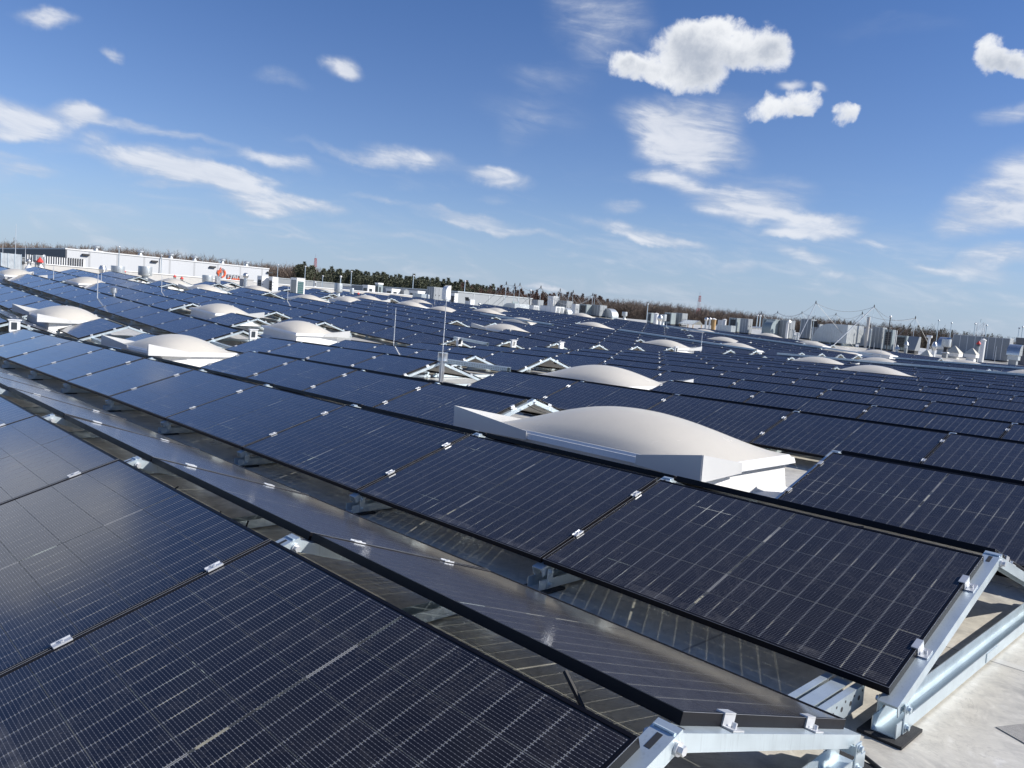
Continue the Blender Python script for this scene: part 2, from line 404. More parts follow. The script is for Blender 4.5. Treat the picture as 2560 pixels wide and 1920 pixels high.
# ------------------------------------------------------------------ mesh builder
class MB:
    def __init__(s): s.v, s.f, s.mi, s.uv, s.sm = [], [], [], {}, set()
    def face(s, pts, mi=0, uv=None, smooth=False):
        i = len(s.v); s.v += [tuple(p) for p in pts]; k = len(s.f)
        s.f.append(tuple(range(i, i+len(pts)))); s.mi.append(mi)
        if uv: s.uv[k] = uv
        if smooth: s.sm.add(k)
    def hexa(s, a, b, mi=0):
        """a, b: bottom and top quads, counter-clockwise seen from outside/top"""
        i = len(s.v); s.v += [tuple(p) for p in a]+[tuple(p) for p in b]
        n = len(a)
        s.f.append(tuple(i+k for k in range(n-1, -1, -1))); s.f.append(tuple(i+n+k for k in range(n)))
        for k in range(n):
            s.f.append((i+k, i+(k+1) % n, i+n+(k+1) % n, i+n+k))
        s.mi += [mi]*(n+2)
    def box(s, x0, x1, y0, y1, z0, z1, mi=0):
        q = lambda z: [(x0, y0, z), (x1, y0, z), (x1, y1, z), (x0, y1, z)]
        s.hexa(q(z0), q(z1), mi)
    def obox(s, o, ax, ay, az, mi=0):
        o, ax, ay, az = map(Vector, (o, ax, ay, az))
        s.hexa([o, o+ax, o+ax+ay, o+ay], [o+az, o+ax+az, o+ax+ay+az, o+ay+az], mi)
    def prism(s, pts, ext, mi=0):
        e = Vector(ext); s.hexa([Vector(p) for p in pts], [Vector(p)+e for p in pts], mi)
    def tube(s, pts, r, n=6, mi=0, caps=True):
        pts = [Vector(p) for p in pts]; rs = r if isinstance(r, (list, tuple)) else [r]*len(pts)
        rings = []
        t = (pts[1]-pts[0]).normalized(); up = Vector((0, 0, 1)) if abs(t.z) < .9 else Vector((1, 0, 0))
        a = t.cross(up).normalized()
        for j, p in enumerate(pts):
            t = (pts[min(j+1, len(pts)-1)]-pts[max(j-1, 0)]).normalized()
            a = (a-t*a.dot(t)).normalized(); b = t.cross(a)
            i = len(s.v)
            for k in range(n):
                w = 2*math.pi*k/n; s.v.append(tuple(p+(a*math.cos(w)+b*math.sin(w))*rs[j]))
            rings.append(i)
        for j in range(len(rings)-1):
            for k in range(n):
                s.sm.add(len(s.f)); s.f.append((rings[j]+k, rings[j]+(k+1) % n, rings[j+1]+(k+1) % n, rings[j+1]+k)); s.mi.append(mi)
        if caps:
            s.f.append(tuple(rings[0]+k for k in range(n-1, -1, -1))); s.mi.append(mi)
            s.f.append(tuple(rings[-1]+k for k in range(n))); s.mi.append(mi)
    def lathe(s, c, prof, n=20, mi=0):
        c = Vector(c); rings = []
        for r, z in prof:
            i = len(s.v)
            for k in range(n):
                w = 2*math.pi*k/n; s.v.append((c.x+r*math.cos(w), c.y+r*math.sin(w), c.z+z))
            rings.append(i)
        for j in range(len(rings)-1):
            for k in range(n):
                s.sm.add(len(s.f)); s.f.append((rings[j]+k, rings[j]+(k+1) % n, rings[j+1]+(k+1) % n, rings[j+1]+k)); s.mi.append(mi)
        if prof[0][0] > .001: s.f.append(tuple(rings[0]+k for k in range(n-1, -1, -1))); s.mi.append(mi)
        if prof[-1][0] > .001: s.f.append(tuple(rings[-1]+k for k in range(n))); s.mi.append(mi)
    def mesh(s, name, mats):
        me = bpy.data.meshes.new(name); me.from_pydata(s.v, [], s.f)
        for m in (mats if isinstance(mats, (list, tuple)) else [mats]): me.materials.append(m)
        me.polygons.foreach_set('material_index', s.mi)
        if s.sm:
            fl = [False]*len(s.f)
            for k in s.sm: fl[k] = True
            me.polygons.foreach_set('use_smooth', fl)
        if s.uv:
            ul = me.uv_layers.new(name='UVMap')
            for k, uvs in s.uv.items():
                for li, t in zip(me.polygons[k].loop_indices, uvs): ul.data[li].uv = t
        if s.sm:
            try: me.set_sharp_from_angle(angle=R_(38))
            except Exception: pass
        me.update(); return me
def ob(name, mesh, parent=None, mats=None, M=None):
    if isinstance(mesh, MB): mesh = mesh.mesh(name, mats)
    o = bpy.data.objects.new(name, mesh); COL.objects.link(o)
    if parent: o.parent = parent
    if M is not None: o.matrix_local = M
    return o
def tag(o, label=None, cat=None, group=None, kind=None):
    if label: o['label'] = label
    if cat: o['category'] = cat
    if group: o['group'] = group
    if kind: o['kind'] = kind
    return o
def empty(name, M, label, cat, group=None):
    o = bpy.data.objects.new(name, None); COL.objects.link(o)
    o.empty_display_size = .2
    o.matrix_world = M if isinstance(M, Matrix) else Matrix.Translation(M)
    return tag(o, label, cat, group)
def copy_tree(src, M, label=None, parent=None):
    c = src.copy(); COL.objects.link(c)
    if parent: c.parent = parent
    else: c.matrix_world = M
    if label: c['label'] = label
    for ch in src.children: copy_tree(ch, None, None, c)
    return c
ORD = ['first', 'second', 'third', 'fourth', 'fifth', 'sixth', 'seventh', 'eighth', 'ninth', 'tenth', 'eleventh', 'twelfth', 'thirteenth',
       'fourteenth', 'fifteenth', 'sixteenth', 'seventeenth', 'eighteenth', 'nineteenth', 'twentieth']
def nth(i):
    return ORD[i] if i < 20 else ('twenty-'+ORD[i-20] if i < 29 else ('thirty-'+ORD[i-30] if 30 <= i < 39 else ('thirtieth' if i == 29 else 'fortieth')))
def px(p):
    d = Vector(p)-CAM_POS
    z = d.dot(cf)
    if z < .05: return None
    return (.5+F_REL*d.dot(cr)/z, .375-F_REL*d.dot(cu)/z, z)     # fractions of the picture's width
def in_view(p, m=.0):
    q = px(p)
    return q is not None and -m < q[0] < 1+m and -m < q[1] < .75+m

# ------------------------------------------------------------------ roof and ground
SU, SV = .01668, .001
def roof_z(u, v):
    u_ = max(u, -58.0)
    z = SU*u_+SV*v-.055
    t = -19.0-u_
    if t > -.6: z += .058*(t if t > .6 else (t+.6)**2/2.4)
    return z
def roof_slope(u):
    if u < -58: return 0.0
    t = -19.0-u
    return SU-(.058*min(1.0, max(0.0, (t+.6)/1.2)))
def place(u, v, dz=0.0):
    """local frame on the roof: x along the rows (following the fall), y across, z up"""
    a = math.atan(roof_slope(u))
    return Matrix.Translation((u, v, roof_z(u, v)+dz)) @ Matrix.Rotation(-a, 4, 'Y')
xs = [-112, -100, -80, -64, -58, -50, -40, -30, -24, -19.6, -19.4, -19.2, -19.0, -18.8, -18.6, -18.4, -14, -8, -3, 0, 6, 14, 26, 45]
ys = [-22, -8, 0, 8, 20, 40, 60, 80, 100, 118]
mb = MB(); nx, ny = len(xs), len(ys)
for x in xs:
    for y in ys: mb.v.append((x, y, roof_z(x, y)))
for i in range(nx-1):
    for j in range(ny-1):
        a = i*ny+j; mb.f.append((a, a+ny, a+ny+1, a+1)); mb.mi.append(0)
edge = [(xs[0], y) for y in ys]+[(x, ys[-1]) for x in xs[1:]]+[(xs[-1], y) for y in ys[::-1][1:]]+[(x, ys[0]) for x in xs[::-1][1:]]
for (x0, y0), (x1, y1) in zip(edge, edge[1:]):
    mb.face([(x0, y0, roof_z(x0, y0)), (x1, y1, roof_z(x1, y1)), (x1, y1, -9.5), (x0, y0, -9.5)], 1)
tag(ob('roof', mb, mats=[M_ROOF, M_GREYP]), 'pale flat roof of membrane sheets under the solar panels', 'roof', kind='structure')

def ground_material():
    m, nt, b, o = new_mat('dry winter grassland')
    g = nt.nodes.new('ShaderNodeNewGeometry'); P = g.outputs['Position']
    n1 = noise(nt, P, .012, 6, .6); n2 = noise(nt, P, .3, 4, .6)
    c = mixc(nt, n1.step(.35, .65), (.075, .08, .035), (.13, .105, .065)); c = mixc(nt, n2*.4, c, (.09, .085, .05))
    setin(nt, b.inputs['Base Color'], c); b.inputs['Roughness'].default_value = .95
    return m
mb = MB(); mb.face([(-4000, -4000, -10), (4000, -4000, -10), (4000, 4000, -10), (-4000, 4000, -10)])
tag(ob('ground', mb, mats=ground_material()), 'dry ground around the building', 'ground', kind='structure')

# ------------------------------------------------------------------ solar field layout
LM, WM, PITCH_U = 1.903, 1.134, 1.923
TILT = R_(18.494); CT, ST = math.cos(TILT), math.sin(TILT)
H0, GAP = .1805, .184
WS = 1.138                                   # slope length from eave to ridge
RUN = WS*CT; TW = 2*RUN+GAP                  # a whole tent across
ROWV = [0.0, 2.7375, 5.323, 8.4417]+[11.03+2.66*i for i in range(0, 22)]
def splace(u, v, dz=0.0):
    """frame on the straight flank of the roof that u belongs to (right flank above -20, left flank below)"""
    left = u < -20.0
    s = SU-.058 if left else SU
    z = SU*u+SV*v-.055+(.058*(-19.0-u) if left else 0.0)
    return Matrix.Translation((u, v, z+dz)) @ Matrix.Rotation(-math.atan(s), 4, 'Y')

SKYLIGHTS = [(-3.735, 5.92, 2.73, 'f'), (-9.05, 11.85, 2.5, 'b'), (-23.1, 12.75, 2.4, 'b'), (-15.85, 5.95, 2.5, 'f'), (-24.2, 5.95, 2.5, 'f'), (-29.4, 12.75, 2.5, 'b'),
    (-51.15, 18.89, 2.5, 'f'), (-46.05, 18.90, 2.5, 'f'), (-50.60, 24.30, 2.5, 'b'), (-43.06, 24.10, 2.5, ''), (-45.09, 28.20, 2.5, ''), (-49.50, 32.60, 2.5, 'b'), (-44.80, 33.20, 2.5, ''), (-49.50, 37.40, 2.5, ''), (-41.04, 33.20, 2.5, ''), (-27.50, 26.40, 2.5, 'f'), (-34.10, 33.90, 2.5, 'b'), (-42.70, 38.60, 2.5, ''), (-45.30, 42.00, 2.5, ''), (-34.55, 41.30, 2.5, ''), (-48.30, 55.60, 2.5, ''), (-22.90, 33.60, 2.5, 'b'), (-35.40, 56.60, 2.5, ''), (-27.60, 46.90, 2.5, 'b'), (-23.35, 41.40, 2.5, ''), (-36.40, 69.20, 2.5, ''), (-29.10, 63.10, 2.5, ''), (-23.50, 55.80, 2.5, ''), (-15.10, 34.40, 2.5, 'b'), (-10.36, 28.70, 2.5, ''), (-23.60, 62.80, 2.5, ''), (-16.60, 45.10, 2.5, ''), (-17.00, 61.80, 2.5, ''), (-9.30, 45.60, 2.5, 'f'), (-46.90, 9.30, 2.5, 'b'), (-43.90, 11.90, 2.5, '')]

ITEMS = [
('duct_box', -59.77, 11.5, 1.25, 2.44, 0.94, 1.13, 1.29),
('dark_box', -61.59, 12.6, 1.25, 2.31, 0.28, 0.28, 0.33),
('red_cap', -60.39, 13.39, 1.25, 2.4, 0.36, 0.36, 0.44),
('cone', -57.6, 12.13, 1.24, 1.83, 0.43, 0.43, 0.52),
('cone2', -57.46, 12.78, 1.23, 1.92, 0.3, 0.3, 0.36),
('ball', -61.51, 12.96, 1.25, 2.23, 0.25, 0.25, 0.3),
('ac', -63.35, 13.92, 1.25, 2.57, 0.85, 0.42, 0.6),
('dish', -63.26, 14.3, 1.25, 2.66, 0.17, 0.17, 0.2),
('dish', -63.44, 13.5, 1.25, 2.55, 0.1, 0.1, 0.11),
('fan', -60.13, 18.28, 1.26, 2.27, 0.72, 0.72, 0.9),
('bicone', -62.33, 17.9, 1.26, 2.23, 0.45, 0.45, 0.56),
('fan', -57.69, 19.34, 1.25, 2.38, 0.72, 0.72, 0.91),
('fan', -57.16, 23.59, 1.23, 2.14, 0.57, 0.57, 0.74),
('boxcowl', -56.89, 24.25, 1.22, 2.15, 0.3, 0.3, 0.39),
('ballcowl', -55.18, 25.62, 1.15, 2.55, 0.31, 0.31, 0.42),
('conc', -58.78, 27.38, 1.27, 2.12, 1.08, 0.65, 1.04),
('red_s', -60.79, 22.56, 1.26, 2.0, 0.19, 0.19, 0.25),
('red_s', -56.88, 21.61, 1.21, 1.89, 0.2, 0.2, 0.26),
('red_s', -60.0, 18.71, 1.26, 2.0, 0.14, 0.14, 0.17),
('vrv', -52.85, 25.87, 1.05, 2.39, 0.69, 0.55, 0.8),
('vrv', -52.09, 26.28, 1.02, 2.39, 0.53, 0.42, 0.62),
('vrv_green', -51.75, 28.01, 1.01, 2.47, 0.91, 0.64, 1.0),
('whitebox', -68.57, 38.93, 1.28, 2.61, 0.2, 0.2, 0.27),
('fan', -55.44, 33.65, 1.17, 2.41, 0.49, 0.49, 0.67),
('cyl', -54.87, 34.58, 1.14, 2.1, 0.24, 0.24, 0.33),
('shed_white', -78.39, 51.62, 1.29, 2.88, 1.06, 1.06, 1.47),
('glassbox', -75.26, 50.9, 1.29, 3.2, 0.63, 0.63, 0.87),
('red_s', -54.58, 35.02, 1.13, 1.8, 0.14, 0.14, 0.2),
('arch_shed', -80.08, 57.99, 1.3, 2.82, 0.75, 0.75, 1.05),
('lowwhite', -80.91, 56.81, 1.3, 2.76, 1.26, 1.26, 1.75),
('lowwhite', -83.19, 62.2, 1.3, 2.81, 1.96, 1.17, 2.11),
('ahu', -62.03, 48.72, 1.29, 3.01, 1.12, 1.12, 1.57),
('hood', -59.76, 48.36, 1.29, 3.24, 0.65, 0.59, 0.87),
('vrv', -58.48, 48.36, 1.29, 2.53, 0.53, 0.43, 0.67),
('duct_run', -60.55, 45.72, 1.29, 2.21, 1.43, 0.57, 1.32),
('cyl', -59.27, 45.76, 1.29, 2.16, 0.22, 0.22, 0.31),
('whiteflap', -55.2, 47.6, 1.17, 2.2, 0.7, 0.56, 0.88),
('ballvent', -51.62, 45.63, 1.02, 1.77, 0.15, 0.15, 0.21),
('bigduct_l', -58.14, 56.27, 0.75, 2.03, 2.06, 2.06, 2.91),
('ahu_w', -58.19, 59.07, 0.85, 2.03, 0.75, 0.75, 1.06),
('ahu_w', -54.02, 57.56, 0.83, 2.07, 2.14, 1.28, 2.43),
('duct_r', -52.83, 58.66, 0.92, 2.0, 0.63, 0.63, 0.89),
('ahu_w', -62.27, 66.27, 1.31, 3.32, 0.89, 0.89, 1.26),
('ahu', -61.2, 67.27, 1.31, 2.88, 1.35, 1.08, 1.72),
('ahu_w', -57.66, 65.08, 1.29, 2.56, 0.57, 0.57, 0.8),
('ahu_g', -59.39, 68.89, 1.31, 2.66, 1.12, 1.12, 1.58),
('ahu', -58.23, 69.88, 1.31, 2.69, 1.18, 1.18, 1.67),
('duct_r', -57.07, 70.84, 1.27, 2.39, 1.09, 1.09, 1.53),
('ahu', -69.14, 70.75, 1.31, 2.83, 0.97, 0.97, 1.37),
('fan', -57.8, 74.1, 1.31, 2.18, 0.44, 0.44, 0.62),
('ahu_g', -51.2, 70.34, 1.03, 2.25, 0.47, 0.47, 0.66),
('pipe_cap', -49.55, 69.07, 0.96, 2.27, 0.37, 0.37, 0.52),
('steelball', -48.62, 68.51, 0.92, 2.09, 0.43, 0.43, 0.59),
('fan', -49.51, 70.33, 0.96, 2.17, 0.5, 0.5, 0.69),
('ahu_g', -51.79, 74.84, 1.06, 2.46, 0.89, 0.89, 1.24),
('ahu', -51.38, 76.34, 1.04, 2.52, 1.06, 1.06, 1.48),
('canopy', -45.43, 69.5, 0.79, 1.79, 1.83, 1.83, 2.54),
('ballcowl', -41.99, 66.97, 0.64, 2.17, 0.29, 0.29, 0.39),
('ballcowl', -41.96, 67.58, 0.64, 2.19, 0.23, 0.23, 0.32),
('rustpipe', -41.9, 68.21, 0.64, 2.16, 0.35, 0.35, 0.48),
('ahu_w', -48.58, 80.53, 0.93, 2.12, 0.58, 0.58, 0.79),
('pipe_cap', -47.26, 79.0, 0.87, 2.27, 0.33, 0.33, 0.46),
('duct_run', -44.47, 74.84, 0.76, 1.55, 1.78, 0.89, 1.98),
('ahu_g', -45.74, 78.74, 0.81, 2.44, 0.95, 0.95, 1.3),
('ahu', -44.2, 78.48, 0.75, 2.44, 0.94, 0.94, 1.28),
('ahu_g', -41.37, 78.91, 0.63, 2.6, 1.44, 1.44, 1.95),
('hood_g', -39.7, 75.26, 0.56, 2.4, 0.92, 0.92, 1.25),
('ahu', -39.97, 79.64, 0.57, 2.59, 1.15, 1.15, 1.55),
('pipe_bent', -38.12, 76.09, 0.49, 2.47, 0.4, 0.4, 0.54),
('whitepipes', -45.24, 82.49, 0.79, 1.69, 1.4, 0.7, 1.57),
('vents', -36.45, 74.69, 0.42, 1.59, 0.71, 0.56, 0.88),
('ahu', -41.56, 87.78, 0.65, 3.02, 1.22, 1.22, 1.63),
('flapbox', -39.8, 86.41, 0.57, 2.84, 0.85, 0.85, 1.14),
('bigduct_l', -36.14, 83.68, 0.42, 2.61, 3.69, 4.06, 5.01),
('ahu_w', -34.62, 87.58, 0.36, 2.44, 1.05, 1.05, 1.36),
('ahu', -33.17, 87.08, 0.3, 2.66, 1.07, 1.07, 1.39),
('ahu_g', -31.83, 86.53, 0.24, 2.48, 0.83, 0.83, 1.07),
('whitepost', -30.96, 85.79, 0.21, 2.43, 0.26, 0.26, 0.34),
('corrpipe', -33.53, 84.79, 0.31, 3.64, 0.26, 0.26, 0.34),
('ahu_g', -31.65, 89.79, 0.24, 1.97, 1.19, 1.19, 1.53),
('louvre', -29.65, 87.32, 0.16, 1.96, 1.06, 1.06, 1.35),
('mushroom', -28.56, 82.4, 0.11, 1.44, 0.38, 0.38, 0.48),
('mushroom', -29.3, 82.13, 0.14, 0.97, 0.41, 0.41, 0.52),
('tpipe', -27.36, 84.93, 0.06, 2.26, 0.38, 0.38, 0.49),
('steelball', -26.84, 85.1, 0.04, 1.59, 0.45, 0.45, 0.56),
('hood_s', -30.28, 98.7, 0.19, 2.2, 1.22, 1.22, 1.53),
('fan_dark', -26.46, 87.32, 0.02, 1.93, 0.69, 0.69, 0.86),
('ahu_long', -27.88, 99.43, 0.09, 2.6, 3.04, 1.52, 3.34),
('ahu_long', -25.03, 99.18, -0.02, 2.59, 2.77, 1.39, 3.03),
('whitepipe', -23.39, 88.23, -0.1, 2.29, 0.42, 0.42, 0.52),
('red_cap', -23.21, 86.2, -0.11, 2.01, 0.35, 0.35, 0.43),
('pyr', -26.28, 89.47, 0.02, 1.34, 1.37, 1.37, 1.71),
('pyr', -25.51, 79.22, -0.02, 0.77, 0.9, 0.9, 1.13),
('pyr', -23.12, 84.15, -0.12, 1.26, 1.13, 1.13, 1.39),
('hood_s', -20.25, 86.98, -0.23, 1.93, 1.09, 1.09, 1.31),
('cabin', -21.94, 96.86, -0.15, 2.73, 1.17, 1.17, 1.41),
]
MISS = {(2, 'R'): {1, 2, 7, 8}, (3, 'R'): {4}, (4, 'R'): {3, 4, 5}, (5, 'R'): {3}, (2, 'L'): {1, 2}, (4, 'L'): {1, 2}, (5, 'L'): {1}}
cells = []                                   # (row, u0, u1)
for k, v in enumerate(ROWV):
    for j in range(0, 10 if k < 2 else 13):
        u0 = -19.2+PITCH_U*j
        if j in MISS.get((k, 'R'), ()) or (k == 0 and j < 3): continue
        cells.append((k, u0, u0+PITCH_U))
    ls = -25.2 if k in (4, 5) else -20.7
    for j in range(0, 20):
        u1 = ls-PITCH_U*j
        if k == 0 or u1 < -57.5 or j in MISS.get((k, 'L'), ()): continue
        cells.append((k, u1-PITCH_U, u1))
def keep(k, u0, u1):
    v = ROWV[k]; um = (u0+u1)/2
    if k in (22, 23, 24) and um > -28: return False
    if k == 25 and um < -27: return False
    if um < -27 and v+1 > 75+(um+27)*(1.0 if um > -46 else .9): return False
    if True:
        for (su, sv_, ln, fr) in SKYLIGHTS[6:]:
            a, b = su-ln/2-.1, su+ln/2+.1
            if v < sv_+.75 and v+TW > sv_-.75 and min(b, u1)-max(a, u0) > .35: return False
    for it in ITEMS:
        if abs(it[1]-um) < it[5]/2+1.0 and v-.2 < it[2]+it[6]/2 and v+TW+.2 > it[2]-it[6]/2: return False
    return True
cells = [c for c in cells if keep(*c)]
CELLSET = {(k, round(u0, 2)) for k, u0, u1 in cells}

# ------------------------------------------------------------------ the solar panel
def frame_mb(mb, mi=0, em=1):
    w, d = .012, .035
    mb.box(0, LM, 0, w, -d, 0, mi); mb.box(0, LM, WM-w, WM, -d, 0, mi)
    mb.box(0, w, w, WM-w, -d, 0, mi); mb.box(LM-w, LM, w, WM-w, -d, 0, mi)
    e = .0016                                  # pale strips painted in as the glint along the frame edges
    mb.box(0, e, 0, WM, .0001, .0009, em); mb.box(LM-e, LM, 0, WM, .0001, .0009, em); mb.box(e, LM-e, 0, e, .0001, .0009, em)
    for x in (.35, .95, 1.55): mb.box(x-.035, x+.035, WM*.5-.02, WM*.5+.02, -.026, -.0045, mi)
def glass_mb(mb, a=0, b=1):
    w = .0118
    q = [(w, w), (LM-w, w), (LM-w, WM-w), (w, WM-w)]
    mb.face([(x, y, -.003) for x, y in q], a, q)
    r = q[::-1]; mb.face([(x, y, -.0036) for x, y in r], b, r)
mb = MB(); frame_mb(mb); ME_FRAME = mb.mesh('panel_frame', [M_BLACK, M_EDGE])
mb = MB(); glass_mb(mb); ME_GLASS = mb.mesh('panel_glass', [M_CELL, M_BACK])
def panel_one():
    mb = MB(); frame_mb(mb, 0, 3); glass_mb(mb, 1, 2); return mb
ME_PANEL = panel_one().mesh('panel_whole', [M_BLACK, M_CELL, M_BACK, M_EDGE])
def panel_matrix(k, u0, u1, side):
    v = ROWV[k]
    rj = random.Random(int(u0*100)*7+k*131+(side == 'back'))
    J = Matrix.Translation((LM/2, WM/2, 0)) @ Matrix.Rotation(R_(rj.gauss(0, .16)), 4, 'Y') @ Matrix.Rotation(R_(rj.gauss(0, .22)), 4, 'X') @ Matrix.Translation((-LM/2, -WM/2, 0))
    if side == 'front': return splace(u0+.01, v, H0) @ Matrix.Rotation(TILT, 4, 'X') @ J
    # origin under the right-hand end, still on the same flank
    left = u1 < -20.0
    M = splace(u0+.01, v+TW, H0)
    return M @ Matrix.Translation((LM, 0, 0)) @ Matrix.Rotation(math.pi, 4, 'Z') @ Matrix.Rotation(TILT, 4, 'X') @ J
def proj_area(Mx, weight):
    q = [px(Mx @ Vector(p)) for p in ((0, 0, 0), (LM, 0, 0), (LM, WM, 0), (0, WM, 0))]
    c = px(Mx @ Vector((LM/2, WM*.8, 0)))
    if any(t is None for t in q):
        return (.05*weight, c) if (c and 0 < c[0] < 1 and 0 < c[1] < .75) else (0, c)
    xs_ = [min(max(t[0], -.02), 1.02) for t in q]; ys_ = [min(max(t[1], -.02), .77) for t in q]
    A = abs(sum(xs_[i]*ys_[(i+1) % 4]-xs_[(i+1) % 4]*ys_[i] for i in range(4)))/2
    inside = any(0 < t[0] < 1 and 0 < t[1] < .75 for t in q)
    return (A*weight if inside else 0, c)
cand = []
for k, u0, u1 in cells:
    for side in ('front', 'back'):
        Mx = panel_matrix(k, u0, u1, side)
        w = 1.0 if side == 'front' else (.6 if k == 0 else .05)
        a, c = proj_area(Mx, w)
        cand.append((a, k, u0, side, Mx, c))
cand.sort(key=lambda t: -t[0])
single = [t for t in cand[:296] if t[0] > 0]; rest = cand[len(single):]
ROWNAME = ['nearest', 'second', 'third']+[nth(i) for i in range(3, 30)]
def by_row(items, key):
    d = {}
    for t in items: d.setdefault(key(t), []).append(t)
    return d
n_done = 0
order = {id(t): i for i, t in enumerate(single)}
for (k, side), lst in by_row(single, lambda t: (t[1], t[3])).items():
    lst.sort(key=lambda t: -t[2])
    for i, (a, _, u0, _, Mx, c) in enumerate(lst):
        if k <= 1: end = 'the right end of the row'
        else: end = 'the right edge of the photo'
        if side == 'front': lab = 'dark blue solar panel facing the camera in the %s row, %s from %s' % (ROWNAME[k], nth(i), end)
        else: lab = 'solar panel sloping away from the camera in the %s row, %s from %s' % (ROWNAME[k], nth(i), end)
        grp = 'solar panels facing the camera' if side == 'front' else 'solar panels sloping away from the camera'
        lab = lab.replace('the camera in the', 'camera,').replace(' row, ', ' row, ')
        if order[id(lst[i])] < 150:
            r = empty('solar_panel', Mx, lab, 'solar panel', grp)
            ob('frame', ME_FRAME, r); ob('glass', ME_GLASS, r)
        else:
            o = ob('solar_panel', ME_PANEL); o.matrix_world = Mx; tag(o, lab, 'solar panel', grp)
pm = panel_one(); pv = np.array(pm.v); big = MB(); 
for a, k, u0, side, Mx, c in rest:
    A = np.array(Mx); q = pv @ A[:3, :3].T+A[:3, 3]; i = len(big.v); nf = len(big.f)
    big.v += [tuple(p) for p in q.tolist()]; big.f += [tuple(i+t for t in f) for f in pm.f]; big.mi += pm.mi
    for f, uvs in pm.uv.items(): big.uv[nf+f] = uvs
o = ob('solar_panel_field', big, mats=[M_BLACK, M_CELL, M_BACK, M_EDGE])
tag(o, 'far rows of dark blue solar panels filling the rest of the roof', 'solar panels', kind='stuff')

# ------------------------------------------------------------------ the mounting frame under every seam
LR = WS+GAP/2/CT
A1, N1 = Vector((0, CT, ST)), Vector((0, -ST, CT))
A2, N2 = Vector((0, -CT, ST)), Vector((0, ST, CT))
ZR = H0-.037
def channel(mb, o, a, n, ln, w, d, t=.004):
    o = Vector(o)
    mb.obox(o+Vector((-w/2, 0, 0)), (w, 0, 0), a*ln, -n*t)
    for x in (-w/2, w/2-t): mb.obox(o+Vector((x, 0, 0))-n*t, (t, 0, 0), a*ln, -n*d)
def hexbolt(mb, c, ax, r=.011, ln=.014):
    c, ax = Vector(c), Vector(ax); mb.tube([c, c+ax*ln*.35], r*1.5, 10); mb.tube([c+ax*ln*.35, c+ax*ln], r, 6)
def m_(fn, name, mat_=M_GALV):
    mb = MB(); fn(mb); return mb.mesh(name, mat_)
YB = TW
def f_front(mb): channel(mb, (0, -.035*CT, ZR-.035*ST), A1, N1, LR+.055, .074, .045)
def f_back(mb): channel(mb, (0, YB+.035*CT, ZR-.035*ST), A2, N2, LR+.045, .064, .045)
def f_base(mb):
    mb.box(-.047, .047, -.05, YB+.05, .014, .018)
    for x in (-.047, .043): mb.box(x, x+.004, -.05, YB+.05, .018, .072)
    for x in (-.0515, .0475): mb.box(x, x+.004, YB*.5-.09, YB*.5+.09, .022, .068)
def f_notch(mb):
    for y in (.25, .62, 1.05, 1.40, 1.8, 2.1):
        for x in (-.0476, .0471): mb.box(x, x+.0005, y, y+.006, .03, .0725)
def f_foot(y, s):
    def f(mb):
        for x in (-.053, .048):
            mb.box(x, x+.005, y-.022, y+.022, .016, ZR-.012)
        mb.box(-.048, .048, y-s*.018-.002, y-s*.018+.002, ZR-.055, ZR-.022)
        for z in (.04, ZR-.03):
            hexbolt(mb, (.053, y, z), (1, 0, 0)); hexbolt(mb, (-.053, y, z), (-1, 0, 0))
    return f
def f_mat(y):
    return lambda mb: mb.box(-.085, .085, y-.11, y+.11, 0.001, .013)
zr = ZR+(LR)*ST
def f_pin(s):
    return lambda mb: hexbolt(mb, (.0375*s, TW/2, zr-.036), (s, 0, 0), .013, .022)
def f_slot(i):
  def f(mb):
    for (o, a, n) in (((Vector((0, 0, ZR)), A1, N1), (Vector((0, YB, ZR)), A2, N2))[i],):
        c = o+a*(WS+.045)+n*.0006
        mb.obox(c-Vector((.009, 0, 0))-a*.028, (.018, 0, 0), a*.056, n*.0004)
  return f
def f_clamp(side, frac, kind):
    a, n, o = (A1, N1, Vector((0, 0, H0))) if side == 0 else (A2, N2, Vector((0, YB, H0)))
    def f(mb):
        c = o+a*(WM*frac)
        x0, x1 = -.019, .019
        if kind == 'R': x0, x1 = -.036, -.008
        if kind == 'L': x0, x1 = .008, .036
        L2 = .032
        mb.obox(c-a*L2+n*.001+Vector((x0, 0, 0)), (x1-x0, 0, 0), a*2*L2, n*.005)
        if kind == 'M':
            mb.obox(c-a*L2-n*.03+Vector((-.007, 0, 0)), (.014, 0, 0), a*2*L2, n*.031)
            for x in (-.019, .0145): mb.obox(c-a*L2+n*.006+Vector((x, 0, 0)), (.0045, 0, 0), a*2*L2, n*.004)
            mb.tube([c+n*.005, c+n*.012], .0075, 6)
        else:
            s = 1 if kind == 'R' else -1
            xa = min(-s*.013, -s*.008); mb.obox(c-a*L2-n*.034+Vector((xa, 0, 0)), (.005, 0, 0), a*2*L2, n*.036)
            mb.obox(c-a*L2-n*.034+Vector((min(-s*.013, s*.027), 0, 0)), (.040, 0, 0), a*2*L2, n*.005)
            mb.tube([c+Vector((s*.010, 0, 0))-n*.03, c+Vector((s*.010, 0, 0))-n*.014], .008, 6)
    return f
PARTS = {}
